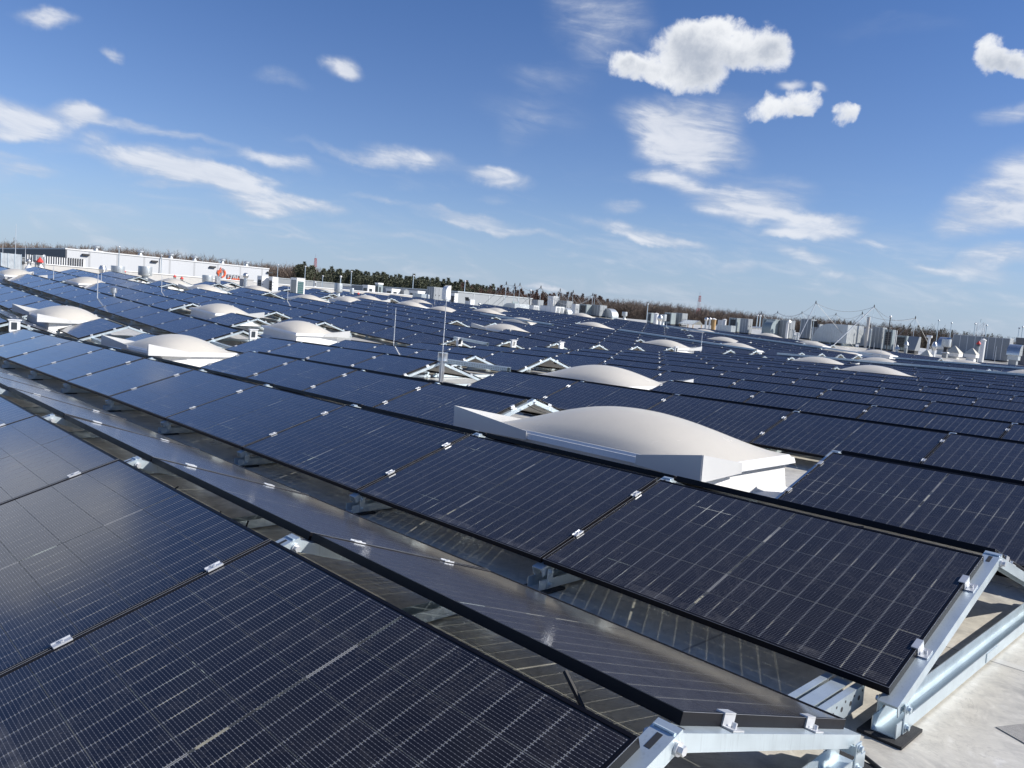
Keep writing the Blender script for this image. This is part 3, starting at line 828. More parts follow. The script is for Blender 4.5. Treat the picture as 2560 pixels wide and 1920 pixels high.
for kd in 'MRL':
    ps = [('front_rafter', m_(f_front, 'front_rafter')), ('back_rafter', m_(f_back, 'back_rafter')), ('base_channel', m_(f_base, 'base_channel')),
          ('foot_bracket', m_(f_foot(.03, -1), 'front_foot')), ('foot_bracket', m_(f_foot(YB-.03, 1), 'back_foot')),
          ('rubber_mat', m_(f_mat(.02), 'rubber_mat', M_RUBBER)), ('rubber_mat', m_(f_mat(YB-.02), 'rubber_mat', M_RUBBER)),
          ('ridge_bolt', m_(f_pin(1), 'ridge_bolt', M_ALU)), ('ridge_bolt', m_(f_pin(-1), 'ridge_bolt', M_ALU)), ('slot', m_(f_slot(0), 'slot', M_DARK)), ('slot', m_(f_slot(1), 'slot', M_DARK))]
    for sd_ in (0, 1):
        for fr_ in (.28, .78): ps.append(('clamp', m_(f_clamp(sd_, fr_, kd), 'clamp', M_ALU)))
    PARTS[kd] = ps
def low_mount(kd):
    mb = MB()
    f_front(mb); f_back(mb); f_base(mb)
    for y, s in ((.03, -1), (YB-.03, 1)):
        for x in (-.053, .048): mb.box(x, x+.005, y-.022, y+.022, .016, ZR-.012)
    n = len(mb.f)
    for sd_ in (0, 1):
        for fr_ in (.28, .78):
            a, nn, o = (A1, N1, Vector((0, 0, H0))) if sd_ == 0 else (A2, N2, Vector((0, YB, H0)))
            c = o+a*(WM*fr_); xo = {'M': 0, 'R': -.014, 'L': .014}[kd]
            mb.obox(c-a*.032+nn*.001+Vector((xo-.02, 0, 0)), (.04, 0, 0), a*.064, nn*.008)
            if kd != 'M': mb.obox(c-a*.04-nn*.03+Vector((-.02 if kd == 'R' else -.03, 0, 0)), (.05, 0, 0), a*.08, nn*.02)
    for i in range(n, len(mb.f)): mb.mi[i] = 1
    return mb
LOWMB = {kd: low_mount(kd) for kd in 'MRL'}
LOWME = {kd: LOWMB[kd].mesh('mount_'+{'M': 'middle', 'R': 'right', 'L': 'left'}[kd], [M_GALV, M_ALU]) for kd in 'MRL'}
seams = {}
for k, u0, u1 in cells:
    seams.setdefault((k, round(u0, 2)), set()).add('r'); seams.setdefault((k, round(u1, 2)), set()).add('l')
mc = []
for (k, u), sset in seams.items():
    kd = 'M' if len(sset) == 2 else ('R' if 'l' in sset else 'L')
    uu = u+{'M': 0, 'R': .006, 'L': -.006}[kd]
    Mx = splace(uu, ROWV[k])
    if not (-20.6 < u < -19.3) and u < -20 and False: pass
    q = px(Mx @ Vector((0, RUN*.75, H0+.3)))
    vis = q is not None and -.01 < q[0] < 1.01 and -.01 < q[1] < .76
    if k < 2 and u > -.2: vis, q = True, (q if q else (.9, .7, 1.2))
    size = (1/q[2]**2*(3.0 if kd == 'R' else (.45 if kd == 'L' else 1.0))) if vis else 0
    mc.append((size, k, u, kd, Mx))
mc.sort(key=lambda t: -t[0])
msingle = [t for t in mc[:290] if t[0] > 0]; mrest = mc[len(msingle):]
mo = {id(t): i for i, t in enumerate(msingle)}
for k, lst in by_row(msingle, lambda t: t[1]).items():
    lst.sort(key=lambda t: -t[2])
    for i, t in enumerate(lst):
        _, _, u, kd, Mx = t
        end = 'right end' if k <= 1 else 'right edge of the photo'
        what = {'M': 'galvanised mounting frame under a panel seam', 'R': 'open galvanised gable ending a panel block',
                'L': 'galvanised mounting frame starting a panel block'}[kd]
        lab = '%s, %s row, %s from %s' % (what, ROWNAME[k], nth(i), end)
        if mo[id(t)] < 70:
            r = empty('mounting_frame', Mx, lab, 'mounting frame', 'mounting frames of the solar panels')
            for nm, me in PARTS[kd]: ob(nm, me, r)
        else:
            o = ob('mounting_frame', LOWME[kd]); o.matrix_world = Mx; tag(o, lab, 'mounting frame', 'mounting frames of the solar panels')
big = MB()
for _, k, u, kd, Mx in mrest:
    s = LOWMB[kd]; A = np.array(Mx); q = np.array(s.v) @ A[:3, :3].T+A[:3, 3]; i = len(big.v)
    big.v += [tuple(p) for p in q.tolist()]; big.f += [tuple(i+t for t in f) for f in s.f]; big.mi += s.mi
tag(ob('mounting_frame_field', big, mats=[M_GALV, M_ALU]), 'galvanised frames and bright clamps under the far solar panels', 'mounting frames', kind='stuff')

# ------------------------------------------------------------------ rooflight domes
def skylight_meshes(ln, bd, hf, hd):
    out = {}
    mb = MB()
    def ring(x, y, z): return [(-x, -y, z), (x, -y, z), (x, y, z), (-x, y, z)]
    a, b = ln/2, bd/2
    mb.hexa(ring(a+.13, b+.13, 0.0), ring(a-.04, b-.04, .09)); mb.hexa(ring(a-.04, b-.04, .0905), ring(a-.06, b-.06, hf-.10))
    out['curb'] = mb.mesh('curb', M_CURB)
    mb = MB()
    mb.hexa(ring(a-.03, b-.03, hf-.099), ring(a-.03, b-.03, hf-.075)); mb.hexa(ring(a+.012, b+.012, hf-.0745), ring(a, b, hf-.02)); mb.hexa(ring(a-.02, b-.02, hf-.0195), ring(a-.035, b-.035, hf+.002))
    out['frame'] = mb.mesh('frame', M_WHITE)
    mb = MB(); n, m = 36, 22
    for i in range(n+1):
        s = -1+2*i/n
        for j in range(m+1):
            t = -1+2*j/m
            z = hd*(max(0.0, 1-abs(s)**2.1)**1.06)*(max(0.0, 1-t*t)**.8)
            mb.v.append((s*(a-.045), t*(b-.045), hf+.003+z))
    for i in range(n):
        for j in range(m):
            p = i*(m+1)+j; mb.sm.add(len(mb.f)); mb.f.append((p, p+m+1, p+m+2, p+1)); mb.mi.append(0)
    out['dome'] = mb.mesh('dome', M_DOME)
    out['spoiler'] = {}
    for nm, (sx, sy) in {'fl': (-1, -1), 'fr': (1, -1), 'bl': (-1, 1), 'br': (1, 1)}.items():
        mb = MB(); jx = a+.016; jy = b+.016; L1 = .66
        P1 = Vector((sx*(a-L1), sy*jy, 0)); P2 = Vector((sx*jx, sy*(b-L1+.06), 0)); A = Vector((sx*(a+.17), sy*(b+.28), 0))
        z0, zj, za = hf-.085, hf+.006, hf+.165
        for P, Q in ((P1, A), (P2, A)):
            d = (Q-P).normalized(); nrm = Vector((-d.y, d.x, 0))*.006
            if nrm.dot(Vector((sx, sy, 0))) < 0: nrm = -nrm
            q = [P+Vector((0, 0, z0)), Q+Vector((0, 0, z0+.03)), Q+Vector((0, 0, za)), P+Vector((0, 0, zj))]
            mb.prism(q, nrm)
        tri = [P1+Vector((0, 0, z0+.002)), A+Vector((0, 0, z0+.032)), P2+Vector((0, 0, z0+.002))]
        if sx*sy < 0: tri = tri[::-1]
        mb.prism(tri, (0, 0, .004))
        out['spoiler'][nm] = mb.mesh('spoiler', M_SPOIL)
    return out
SK = {}
SKLAB = ['white rooflight dome with two grey spoilers right behind the nearest full panel row', 'white rooflight dome in the fourth row gap behind the big near dome',
         'white rooflight dome on a tall visible curb in the roof valley left of centre', 'white rooflight dome with two spoilers, left of centre beside a lone panel',
         'white rooflight dome at far left beside the inverter box, with spoilers', 'white rooflight dome half hidden behind a lone tilted panel, left of centre']
far_sk = sorted(range(6, len(SKYLIGHTS)), key=lambda i: (px((SKYLIGHTS[i][0], SKYLIGHTS[i][1], roof_z(*SKYLIGHTS[i][:2])+.4)) or (9,))[0])
for i, (u, v, ln, fr) in enumerate(SKYLIGHTS):
    key = round(ln, 1)
    if key not in SK: SK[key] = skylight_meshes(key, 1.6, .40, .295)
    lab = SKLAB[i] if i < 6 else 'pale rooflight dome among far panel rows, %s from the left of the far domes' % nth(far_sk.index(i))
    r = empty('skylight', splace(u, v), lab, 'skylight', 'rooflight domes between the panel rows')
    for nm in ('curb', 'frame', 'dome'): ob(nm, SK[key][nm], r)
    for c in {'f': ('fl', 'fr'), 'b': ('bl', 'br'), '': ()}[fr]: ob('spoiler', SK[key]['spoiler'][c], r)

# ------------------------------------------------------------------ rooftop plant, cowls and ducts
up = None
def P(parent, name, fn, m):
    mb = MB(); fn(mb); o = ob(name, mb, parent, m)
    if up is not None and name != 'stack' and parent.type == 'EMPTY': o.matrix_local = up
    return o
def casing(parent, du, dv, h, z0, m, seams=3, frame=M_GALVD):
    def f(mb):
        mb.box(-du/2, du/2, -dv/2, dv/2, z0, h)
    c = P(parent, 'casing', f, m)
    def g(mb):
        t = .022
        for i in range(seams+1):
            x = -du/2+du*i/seams
            mb.box(x-t, x+t, -dv/2-.008, -dv/2+.002, z0+.004, h-.004)
            y = -dv/2+dv*i/seams
            mb.box(du/2-.002, du/2+.008, y-t, y+t, z0+.004, h-.004)
        mb.box(-du/2-.02, du/2+.02, -dv/2-.02, dv/2+.02, h, h+.03)
    P(parent, 'panel_trim', g, frame)
    def b(mb):
        mb.box(-du/2-.01, du/2+.01, -dv/2-.01, -dv/2+.07, 0, z0); mb.box(-du/2-.01, du/2+.01, dv/2-.07, dv/2+.01, 0, z0)
        mb.box(-du/2-.01, -du/2+.07, -dv/2+.07, dv/2-.07, 0, z0); mb.box(du/2-.07, du/2+.01, -dv/2+.07, dv/2-.07, 0, z0)
    P(parent, 'base_frame', b, M_DARK)
    return c
def grille(parent, du, dv, h, z0, side, m=M_DARK, a=.15, b=.85, c=.2, d=.9):
    def f(mb):
        n = 7
        zz0, zz1 = z0+(h-z0)*c, z0+(h-z0)*d
        if side == 'u':
            y0, y1 = -dv/2+dv*a, -dv/2+dv*b; mb.box(du/2+.001, du/2+.012, y0, y1, zz0, zz1)
            for i in range(n):
                z = zz0+(zz1-zz0)*(i+.5)/n; mb.box(du/2+.012, du/2+.024, y0, y1, z-.012, z+.006, 1)
        else:
            x0, x1 = -du/2+du*a, -du/2+du*b; mb.box(x0, x1, -dv/2-.012, -dv/2-.001, zz0, zz1)
            for i in range(n):
                z = zz0+(zz1-zz0)*(i+.5)/n; mb.box(x0, x1, -dv/2-.024, -dv/2-.012, z-.012, z+.006, 1)
    P(parent, 'grille', f, [m, M_GREYP])
def doors(parent, du, dv, h, z0):
    def f(mb):
        for s in (.12, .55):
            y0 = -dv/2+dv*s; mb.box(du/2+.001, du/2+.015, y0, y0+dv*.34, z0+.06, h-.08)
    d = P(parent, 'door', f, M_GREYP)
    def g(mb):
        for s in (.15, .58):
            y0 = -dv/2+dv*s; mb.box(du/2+.015, du/2+.04, y0, y0+.04, (z0+h)/2-.06, (z0+h)/2+.06)
    P(d, 'handle', g, M_DARK)
def quarter(mb, x0, x1, y0, y1, z0, z1, ends='x-', n=10, mi=0):
    """box whose top edge on one side is a quarter round"""
    r = min(z1-z0, (x1-x0))*.95
    if ends in ('x-', 'x+'):
        pts = []
        for i in range(n+1):
            w = math.pi/2*i/n; pts.append((x0+r-r*math.cos(w), z1-r+r*math.sin(w)))
        prof = [(x0, z0)]+pts+[(x1, z1), (x1, z0)]
        if ends == 'x+': prof = [(x0+x1-x, z) for x, z in prof]
        a = [(x, y0, z) for x, z in prof]
        if ends == 'x-': a = a[::-1]
        e = Vector((0, y1-y0, 0))
        mb.prism(a, e, mi) if ends == 'x+' else mb.prism(a, e, mi)
    else:
        r = min(z1-z0, y1-y0)*.95
        pts = [(y0+r-r*math.cos(math.pi/2*i/n), z1-r+r*math.sin(math.pi/2*i/n)) for i in range(n+1)]
        prof = [(y0, z0)]+pts+[(y1, z1), (y1, z0)]
        mb.prism([(x0, y, z) for y, z in prof][::-1], (x1-x0, 0, 0), mi)
def ribs(parent, du, dv, h, n):
    def f(mb):
        for i in range(1, n):
            x = -du/2+du*i/n; mb.box(x-.012, x+.012, -dv/2-.012, -dv/2+.001, h*.12, h*.86)
    P(parent, 'rib', f, M_GALVD)
CAT = {'duct_box': 'duct', 'dark_box': 'vent', 'red_cap': 'roof fan', 'cone': 'roof vent', 'cone2': 'roof vent', 'ball': 'roof vent', 'ac': 'air conditioner', 'dish': 'satellite dish',
       'fan': 'exhaust fan', 'bicone': 'cowl', 'boxcowl': 'cowl', 'ballcowl': 'cowl', 'conc': 'block', 'red_s': 'roof fan', 'vrv': 'heat pump', 'vrv_green': 'heat pump',
       'whitebox': 'cabinet', 'cyl': 'vent', 'shed_white': 'shed', 'glassbox': 'shed', 'arch_shed': 'shed', 'lowwhite': 'shed', 'ahu': 'air handler', 'ahu_w': 'air handler',
       'ahu_g': 'air handler', 'hood': 'duct', 'hood_g': 'duct', 'hood_s': 'duct', 'duct_run': 'duct', 'whiteflap': 'air handler', 'flapbox': 'air handler', 'ballvent': 'roof vent',
       'bigduct_l': 'duct', 'duct_r': 'duct', 'pipe_cap': 'chimney', 'steelball': 'roof vent', 'canopy': 'canopy', 'rustpipe': 'chimney', 'pipe_bent': 'duct', 'whitepipes': 'pipe',
       'vents': 'roof vent', 'whitepost': 'post', 'corrpipe': 'chimney', 'louvre': 'louvre', 'mushroom': 'roof vent', 'tpipe': 'chimney', 'fan_dark': 'exhaust fan',
       'ahu_long': 'air handler', 'whitepipe': 'chimney', 'pyr': 'rooflight', 'cabin': 'cabin'}
NAME = {'duct_box': 'sheet_metal_duct', 'dark_box': 'dark_vent', 'red_cap': 'red_roof_fan', 'cone': 'cone_vent', 'cone2': 'cone_vent', 'ball': 'ball_vent', 'ac': 'air_conditioner', 'dish': 'satellite_dish',
        'fan': 'drum_fan', 'bicone': 'double_cone_cowl', 'boxcowl': 'box_cowl', 'ballcowl': 'ball_cowl', 'conc': 'concrete_plinth', 'red_s': 'red_cap_vent', 'vrv': 'heat_pump', 'vrv_green': 'heat_pump',
        'whitebox': 'white_cabinet', 'cyl': 'drum_vent', 'shed_white': 'white_shed', 'glassbox': 'glazed_shed', 'arch_shed': 'painted_shed', 'lowwhite': 'white_shed', 'ahu': 'air_handler', 'ahu_w': 'air_handler',
        'ahu_g': 'air_handler', 'hood': 'curved_hood', 'hood_g': 'curved_hood', 'hood_s': 'curved_hood', 'duct_run': 'duct_run', 'whiteflap': 'air_handler', 'flapbox': 'air_handler', 'ballvent': 'ball_vent',
        'bigduct_l': 'round_backed_duct', 'duct_r': 'round_backed_duct', 'pipe_cap': 'capped_chimney', 'steelball': 'turbine_vent', 'canopy': 'sheet_canopy', 'rustpipe': 'rusty_chimney', 'pipe_bent': 'bent_pipe',
        'whitepipes': 'wrapped_pipe', 'vents': 'vent_cluster', 'whitepost': 'white_post', 'corrpipe': 'corrugated_chimney', 'louvre': 'slanted_louvre', 'mushroom': 'mushroom_vent', 'tpipe': 'tee_chimney',
        'fan_dark': 'drum_fan', 'ahu_long': 'air_handler', 'whitepipe': 'white_chimney', 'pyr': 'pyramid_rooflight', 'cabin': 'rooftop_cabin'}
LAB = {'duct_box': 'dull galvanised duct box at the far left edge of the roof', 'dark_box': 'small dark louvred box beside the galvanised duct at far left', 'red_cap': 'red pyramid fan cap over black louvres',
       'cone': 'white cone vent standing in front of the striped screen', 'cone2': 'white cone vent below the red fan cap', 'ball': 'pale ball vent left of the red fan cap', 'ac': 'small grey air conditioner before the dark wall',
       'dish': 'white satellite dish above the striped screen', 'fan': 'steel exhaust fan with a wide drum', 'bicone': 'steel double cone cowl left of the drum fans', 'boxcowl': 'square steel cowl in front of the orange emblem',
       'ballcowl': 'steel ball cowl on a round stack', 'conc': 'pale grey plinth block below the PARK letters', 'red_s': 'small red vent cap near the parapet', 'vrv': 'white outdoor heat pump with black fan louvres',
       'vrv_green': 'white heat pump framing a teal coil grille', 'whitebox': 'small white cabinet with a dark window below the striped mast', 'cyl': 'short galvanised drum vent', 'shed_white': 'white roof shed before the pine wood',
       'glassbox': 'pale glazed box beside the white roof shed', 'arch_shed': 'grey shed with a painted blue and pink arch', 'lowwhite': 'low white roof shed beside the painted shed', 'ahu': 'grey panelled air handling unit',
       'ahu_w': 'white panelled air handling unit', 'ahu_g': 'grey green air handling unit', 'hood': 'tall curved duct hood beside a white heat pump', 'hood_g': 'curved intake hood on a grey green unit', 'hood_s': 'shiny silver curved hood',
       'duct_run': 'low galvanised duct run', 'whiteflap': 'white unit with a raised black flap', 'flapbox': 'grey unit with a big raised black flap', 'ballvent': 'steel ball vent among the panels',
       'bigduct_l': 'large ribbed duct with a round back', 'duct_r': 'duct rounded off at its right end', 'pipe_cap': 'white round chimney with a cone cap', 'steelball': 'shiny steel turbine vent', 'canopy': 'corrugated sheet canopy on thin posts',
       'rustpipe': 'ochre rusty chimney beside the ball cowls', 'pipe_bent': 'white pipe bent over at the top', 'whitepipes': 'white wrapped pipe lying between units', 'vents': 'cluster of small grey vents before a unit',
       'whitepost': 'pair of white upright strips beside a dark unit', 'corrpipe': 'tall corrugated chimney rising above the units', 'louvre': 'slanted grey louvre hood with a black mouth', 'mushroom': 'grey mushroom vent',
       'tpipe': 'white chimney with a tee top', 'fan_dark': 'grey drum fan on a black neck', 'ahu_long': 'long dark grey air handling unit with white joints', 'whitepipe': 'fat white chimney at the end of the long unit',
       'pyr': 'beige pyramid rooflight', 'cabin': 'dark glazed rooftop cabin at the right edge of the photo'}
from collections import Counter
KC = Counter(LAB[i[0]] for i in ITEMS); seen = Counter()
for (kd, u, v, z0, zt, du, dv, w) in ITEMS:
    lab = LAB[kd]
    if KC[lab] > 1:
        lab = lab+', %s of %s from the left' % (nth(seen[lab]), ['', 'one', 'two', 'three', 'four', 'five', 'six', 'seven', 'eight', 'nine', 'ten', 'eleven', 'twelve', 'thirteen', 'fourteen'][KC[LAB[kd]]])
    seen[LAB[kd]] += 1
    r = empty(NAME[kd], Matrix.Translation((u, v, z0)), lab, CAT[kd], None)
    if KC[LAB[kd]] > 2: r['group'] = CAT[kd]+'s on the far roof'
    h = zt-z0; rd = w/2
    hc = {'red_cap': 1.25, 'red_s': 1.1, 'mushroom': 1.5, 'cone': 1.3, 'cone2': 1.3, 'pyr': .62, 'ac': .75, 'dark_box': 1.4, 'whitebox': 2.6, 'dish': 1.6, 'fan_dark': 1.6, 'hood_s': 1.15}.get(kd, 99)*w
    if h > hc*1.15:                            # stands on a plinth or stack of its own
        hb = h-hc
        P(r, 'stack', lambda mb: mb.box(-rd*.5, rd*.5, -rd*.5, rd*.5, -.05, hb), M_GREYP if kd != 'pyr' else M_CURB)
        up = Matrix.Translation((0, 0, hb)); h = hc
    else: up = None
    if kd in ('ahu', 'ahu_w', 'ahu_g', 'ahu_long'):
        m = {'ahu': M_GREYP, 'ahu_w': M_WHITE, 'ahu_g': M_GREYG, 'ahu_long': M_GREYP}[kd]
        casing(r, du, dv, h-.03, .14, m, 4 if kd == 'ahu_long' else 3, M_WHITE if kd == 'ahu_long' else M_GALVD)
        if kd == 'ahu_g': grille(r, du, dv, h-.03, .14, 'v')
        if kd in ('ahu', 'ahu_w'): doors(r, du, dv, h-.03, .14)
    elif kd in ('vrv', 'vrv_green'):
        casing(r, du, dv, h-.03, .05, M_WHITE, 1, M_WHITE)
        if kd == 'vrv': grille(r, du, dv, h-.03, .05, 'v', M_DARK, .1, .9, .05, .8)
        else: grille(r, du, dv, h-.03, .05, 'u', M_GREEN, .12, .86, .04, .84); grille(r, du, dv, h-.03, .05, 'v', M_GREYP, .1, .9, .1, .9)
        if kd == 'vrv':
            def f(mb):
                for i in range(4): mb.tube([(du/2+.002, -dv*.36, h*(.2+.17*i)), (du/2+.012, -dv*.36, h*(.2+.17*i))], .035, 8)
            P(r, 'port', f, M_DARK)
    elif kd in ('duct_box', 'duct_run'):
        def f(mb):
            mb.box(-du/2, du/2, -dv/2, dv/2, .12, h)
        P(r, 'duct', f, M_GALVD)
        def g(mb):
            n = 3 if kd == 'duct_box' else 5
            for i in range(n+1):
                y = -dv/2+dv*i/n; mb.box(du/2-.001, du/2+.02, y-.015, y+.015, .12, h+.02)
                x = -du/2+du*i/n; mb.box(x-.015, x+.015, -dv/2-.02, -dv/2+.001, .12, h+.02)
        P(r, 'flange', g, M_GALV)
        P(r, 'foot', lambda mb: (mb.box(-du/2, -du/2+.1, -dv/2, dv/2, 0, .12), mb.box(du/2-.1, du/2, -dv/2, dv/2, 0, .12)), M_DARK)
    elif kd in ('fan', 'fan_dark'):
        P(r, 'neck', lambda mb: mb.lathe((0, 0, 0), [(rd*.62, 0), (rd*.62, h*.06), (rd*.45, h*.14), (rd*.5, h*.42)]), M_DARK if kd == 'fan_dark' else M_GALVD)
        P(r, 'drum', lambda mb: mb.lathe((0, 0, 0), [(rd*.55, h*.40), (rd, h*.44), (rd*1.015, h*.46), (rd*1.015, h*.965), (rd, h), (rd*.9, h*.99), (rd*.88, h*.9), (.01, h*.88)], 28), M_GALVD)
        P(r, 'curb', lambda mb: mb.hexa([(-rd*.75, -rd*.75, -.05), (rd*.75, -rd*.75, -.05), (rd*.75, rd*.75, -.05), (-rd*.75, rd*.75, -.05)], [(-rd*.6, -rd*.6, h*.05), (rd*.6, -rd*.6, h*.05), (rd*.6, rd*.6, h*.05), (-rd*.6, rd*.6, h*.05)]), M_CURB)
    elif kd == 'bicone':
        P(r, 'stack', lambda mb: mb.lathe((0, 0, 0), [(rd*.5, 0), (rd*.5, h*.4)]), M_STEEL)
        P(r, 'cowl', lambda mb: mb.lathe((0, 0, 0), [(rd*.6, h*.36), (rd, h*.66), (rd, h*.74), (rd*.62, h), (.01, h)]), M_STEEL)
    elif kd in ('ballcowl', 'ball', 'ballvent'):
        P(r, 'stack', lambda mb: mb.lathe((0, 0, 0), [(rd*.62, 0), (rd*.58, h-2*rd+.1)]), M_STEEL)
        P(r, 'ball', lambda mb: mb.lathe((0, 0, h-rd), [(max(.005, rd*math.sin(math.pi*i/12)), -rd*math.cos(math.pi*i/12)) for i in range(13)]), M_STEEL)
    elif kd == 'steelball':
        P(r, 'stack', lambda mb: mb.lathe((0, 0, 0), [(rd*.6, 0), (rd*.6, h*.5)]), M_WHITE)
        def f(mb):
            for i in range(18):
                a0 = 2*math.pi*i/18
                pr = [(rd*(.62+.38*math.sin(math.pi*t/8)), h*.42+h*.5*t/8) for t in range(9)]
                for (ra, za), (rb, zb) in zip(pr, pr[1:]):
                    q = [(ra*math.cos(a0), ra*math.sin(a0), za), (ra*math.cos(a0+.42), ra*math.sin(a0+.42), za), (rb*math.cos(a0+.42), rb*math.sin(a0+.42), zb), (rb*math.cos(a0), rb*math.sin(a0), zb)]
                    mb.face(q, 0, None, True)
            mb.lathe((0, 0, 0), [(rd*.66, h*.9), (rd*.5, h*.97), (.01, h)])
        P(r, 'turbine', f, M_STEEL)
    elif kd in ('red_cap', 'red_s'):
        P(r, 'louvre', lambda mb: [mb.box(-rd*.6+.001*i, rd*.6-.001*i, -rd*.6, rd*.6, h*(.0+.1*i), h*(.07+.1*i)) for i in range(4)], M_DARK)
        P(r, 'cap', lambda mb: mb.lathe((0, 0, 0), [(rd*1.0, h*.36), (rd*1.02, h*.44), (rd*.62, h*.74), (rd*.3, h*.86), (rd*.22, h*.96), (.01, h)], 8), M_RED)
    elif kd in ('cone', 'cone2', 'mushroom'):
        P(r, 'stem', lambda mb: mb.lathe((0, 0, 0), [(rd*.6, 0), (rd*.5, h*.5)]), M_WHITE if kd != 'mushroom' else M_GALVD)
        P(r, 'cap', lambda mb: mb.lathe((0, 0, 0), [(rd*.9, h*.38), (rd, h*.45), (rd*.6, h*.75), (rd*.2, h*.97), (.01, h)], 16), M_WHITE if kd != 'mushroom' else M_GALVD)
    elif kd in ('dark_box', 'boxcowl', 'whitebox', 'cyl', 'conc', 'ac'):
        if kd == 'cyl': P(r, 'drum', lambda mb: mb.lathe((0, 0, 0), [(rd*.9, 0), (rd*.9, h*.1), (rd, h*.14), (rd, h*.93), (rd*.9, h), (.01, h*1.02)]), M_GALVD)
        elif kd == 'boxcowl':
            P(r, 'stack', lambda mb: mb.lathe((0, 0, 0), [(rd*.4, 0), (rd*.4, h*.3)]), M_DARK)
            P(r, 'cowl', lambda mb: (mb.box(-du/2, du/2, -dv/2, dv/2, h*.28, h*.96), mb.box(-du/2-.02, du/2+.02, -dv/2-.02, dv/2+.02, h*.96, h)), M_STEEL)
        elif kd == 'conc':
            P(r, 'block', lambda mb: (mb.box(-du/2, du/2, -dv/2, dv/2, 0, h*.94), mb.box(-du/2-.03, du/2+.03, -dv/2-.03, dv/2+.03, h*.94, h)), M_CONC)
        else:
            casing(r, du, dv, h-.03, .06, {'dark_box': M_DARK, 'whitebox': M_WHITE, 'ac': M_GREYP}[kd], 1)
            grille(r, du, dv, h-.03, .06, 'u', M_DARK, .2, .8, .3, .85)
    elif kd == 'dish':
        P(r, 'mast', lambda mb: mb.tube([(0, 0, 0), (0, 0, h-rd)], .02, 6), M_GALV)
        def f(mb):
            n = 14
            c = Vector((0, 0, h-rd)); ax = Vector((.86, -.3, .42)).normalized(); s = ax.cross(Vector((0, 0, 1))).normalized(); t = s.cross(ax)
            for q_, o_ in ((0, 0), (.012, 1)):
                for i in range(n):
                    a0, a1 = 2*math.pi*i/n, 2*math.pi*(i+1)/n
                    p0 = c-ax*(.06+q_); p1 = c-ax*q_+(s*math.cos(a0)+t*math.sin(a0))*rd; p2 = c-ax*q_+(s*math.cos(a1)+t*math.sin(a1))*rd
                    mb.face([p0, p1, p2] if o_ else [p0, p2, p1], 0, None, True)
        P(r, 'reflector', f, M_WHITE)
    elif kd in ('shed_white', 'lowwhite', 'glassbox', 'arch_shed', 'cabin'):
        m = {'shed_white': M_WHITE, 'lowwhite': M_WHITE, 'glassbox': M_GREYG, 'arch_shed': M_GREYP, 'cabin': M_DGREY}[kd]
        P(r, 'wall', lambda mb: mb.box(-du/2, du/2, -dv/2, dv/2, -.1, h*.9), m)
        if kd == 'arch_shed':
            P(r, 'roof', lambda mb: mb.prism([(-du/2-.03, -dv/2-.04, h*.9), (-du/2-.03, 0, h), (-du/2-.03, dv/2+.04, h*.9)], (du+.06, 0, 0)), M_GREYP)
            def f(mb, m0):
                n = 10
                for i in range(n):
                    a0, a1 = math.pi*i/n, math.pi*(i+1)/n
                    if (i < n/2) == (m0 == 1): continue
                    pts = [(q_*dv*math.cos(aa), q_*dv*1.15*math.sin(aa)) for q_, aa in ((.22, a0), (.38, a0), (.38, a1), (.22, a1))]
                    mb.prism([(du/2+.002, y, h*.16+z) for y, z in pts], (.012, 0, 0))
            P(r, 'painted_arch', lambda mb: f(mb, 0), M_PINK); P(r, 'painted_arch', lambda mb: f(mb, 1), M_BLUE)
        else:
            P(r, 'roof', lambda mb: mb.box(-du/2-.04, du/2+.04, -dv/2-.04, dv/2+.04, h*.9+.002, h), M_WHITE if kd != 'cabin' else M_DGREY)
            P(r, 'window', lambda mb: (mb.box(du/2+.001, du/2+.012, -dv*.3, dv*.1, h*.35, h*.75), mb.box(-du*.36, du*.36, -dv/2-.012, -dv/2-.001, h*.4, h*.78)), M_GLASSW)
    elif kd in ('hood', 'hood_g', 'hood_s'):
        m = {'hood': M_WHITE, 'hood_g': M_GREYG, 'hood_s': M_STEEL}[kd]
        P(r, 'hood', lambda mb: quarter(mb, -du/2, du/2, -dv/2, dv/2, h*.3, h, 'y-'), m)
        P(r, 'mouth', lambda mb: mb.box(-du*.42, du*.42, -dv*.35, dv*.4, 0, h*.3), M_GALVD)
    elif kd in ('bigduct_l', 'duct_r'):
        e = 'x-' if kd == 'bigduct_l' else 'x+'
        P(r, 'duct', lambda mb: quarter(mb, -du/2, du/2, -dv/2, dv/2, h*.1, h, e, 14), M_GALVD)
        ribs(r, du*.6, dv, h, 9 if kd == 'bigduct_l' else 4)
        P(r, 'support', lambda mb: [mb.box(x-.06, x+.06, -dv*.4, dv*.4, -.05, h*.1) for x in (-du*.35, 0, du*.35)], M_GALV)
    elif kd in ('whiteflap', 'flapbox'):
        casing(r, du, dv, (h-.03)*.86, .1, M_WHITE if kd == 'whiteflap' else M_GREYP, 2)
        def f(mb):
            o = Vector((-du*.5, -dv*.55, h*.70)); a = Vector((du*.75, 0, 0)); b = Vector((0, -dv*.12, h*.30)); mb.obox(o, a, b, (0, .03, .01))
        P(r, 'flap', f, M_DARK)
    elif kd in ('pipe_cap', 'whitepipe', 'corrpipe', 'rustpipe', 'tpipe', 'pipe_bent'):
        m = {'pipe_cap': M_WHITE, 'whitepipe': M_WHITE, 'corrpipe': M_CONC, 'rustpipe': M_RUST, 'tpipe': M_WHITE, 'pipe_bent': M_WHITE}[kd]
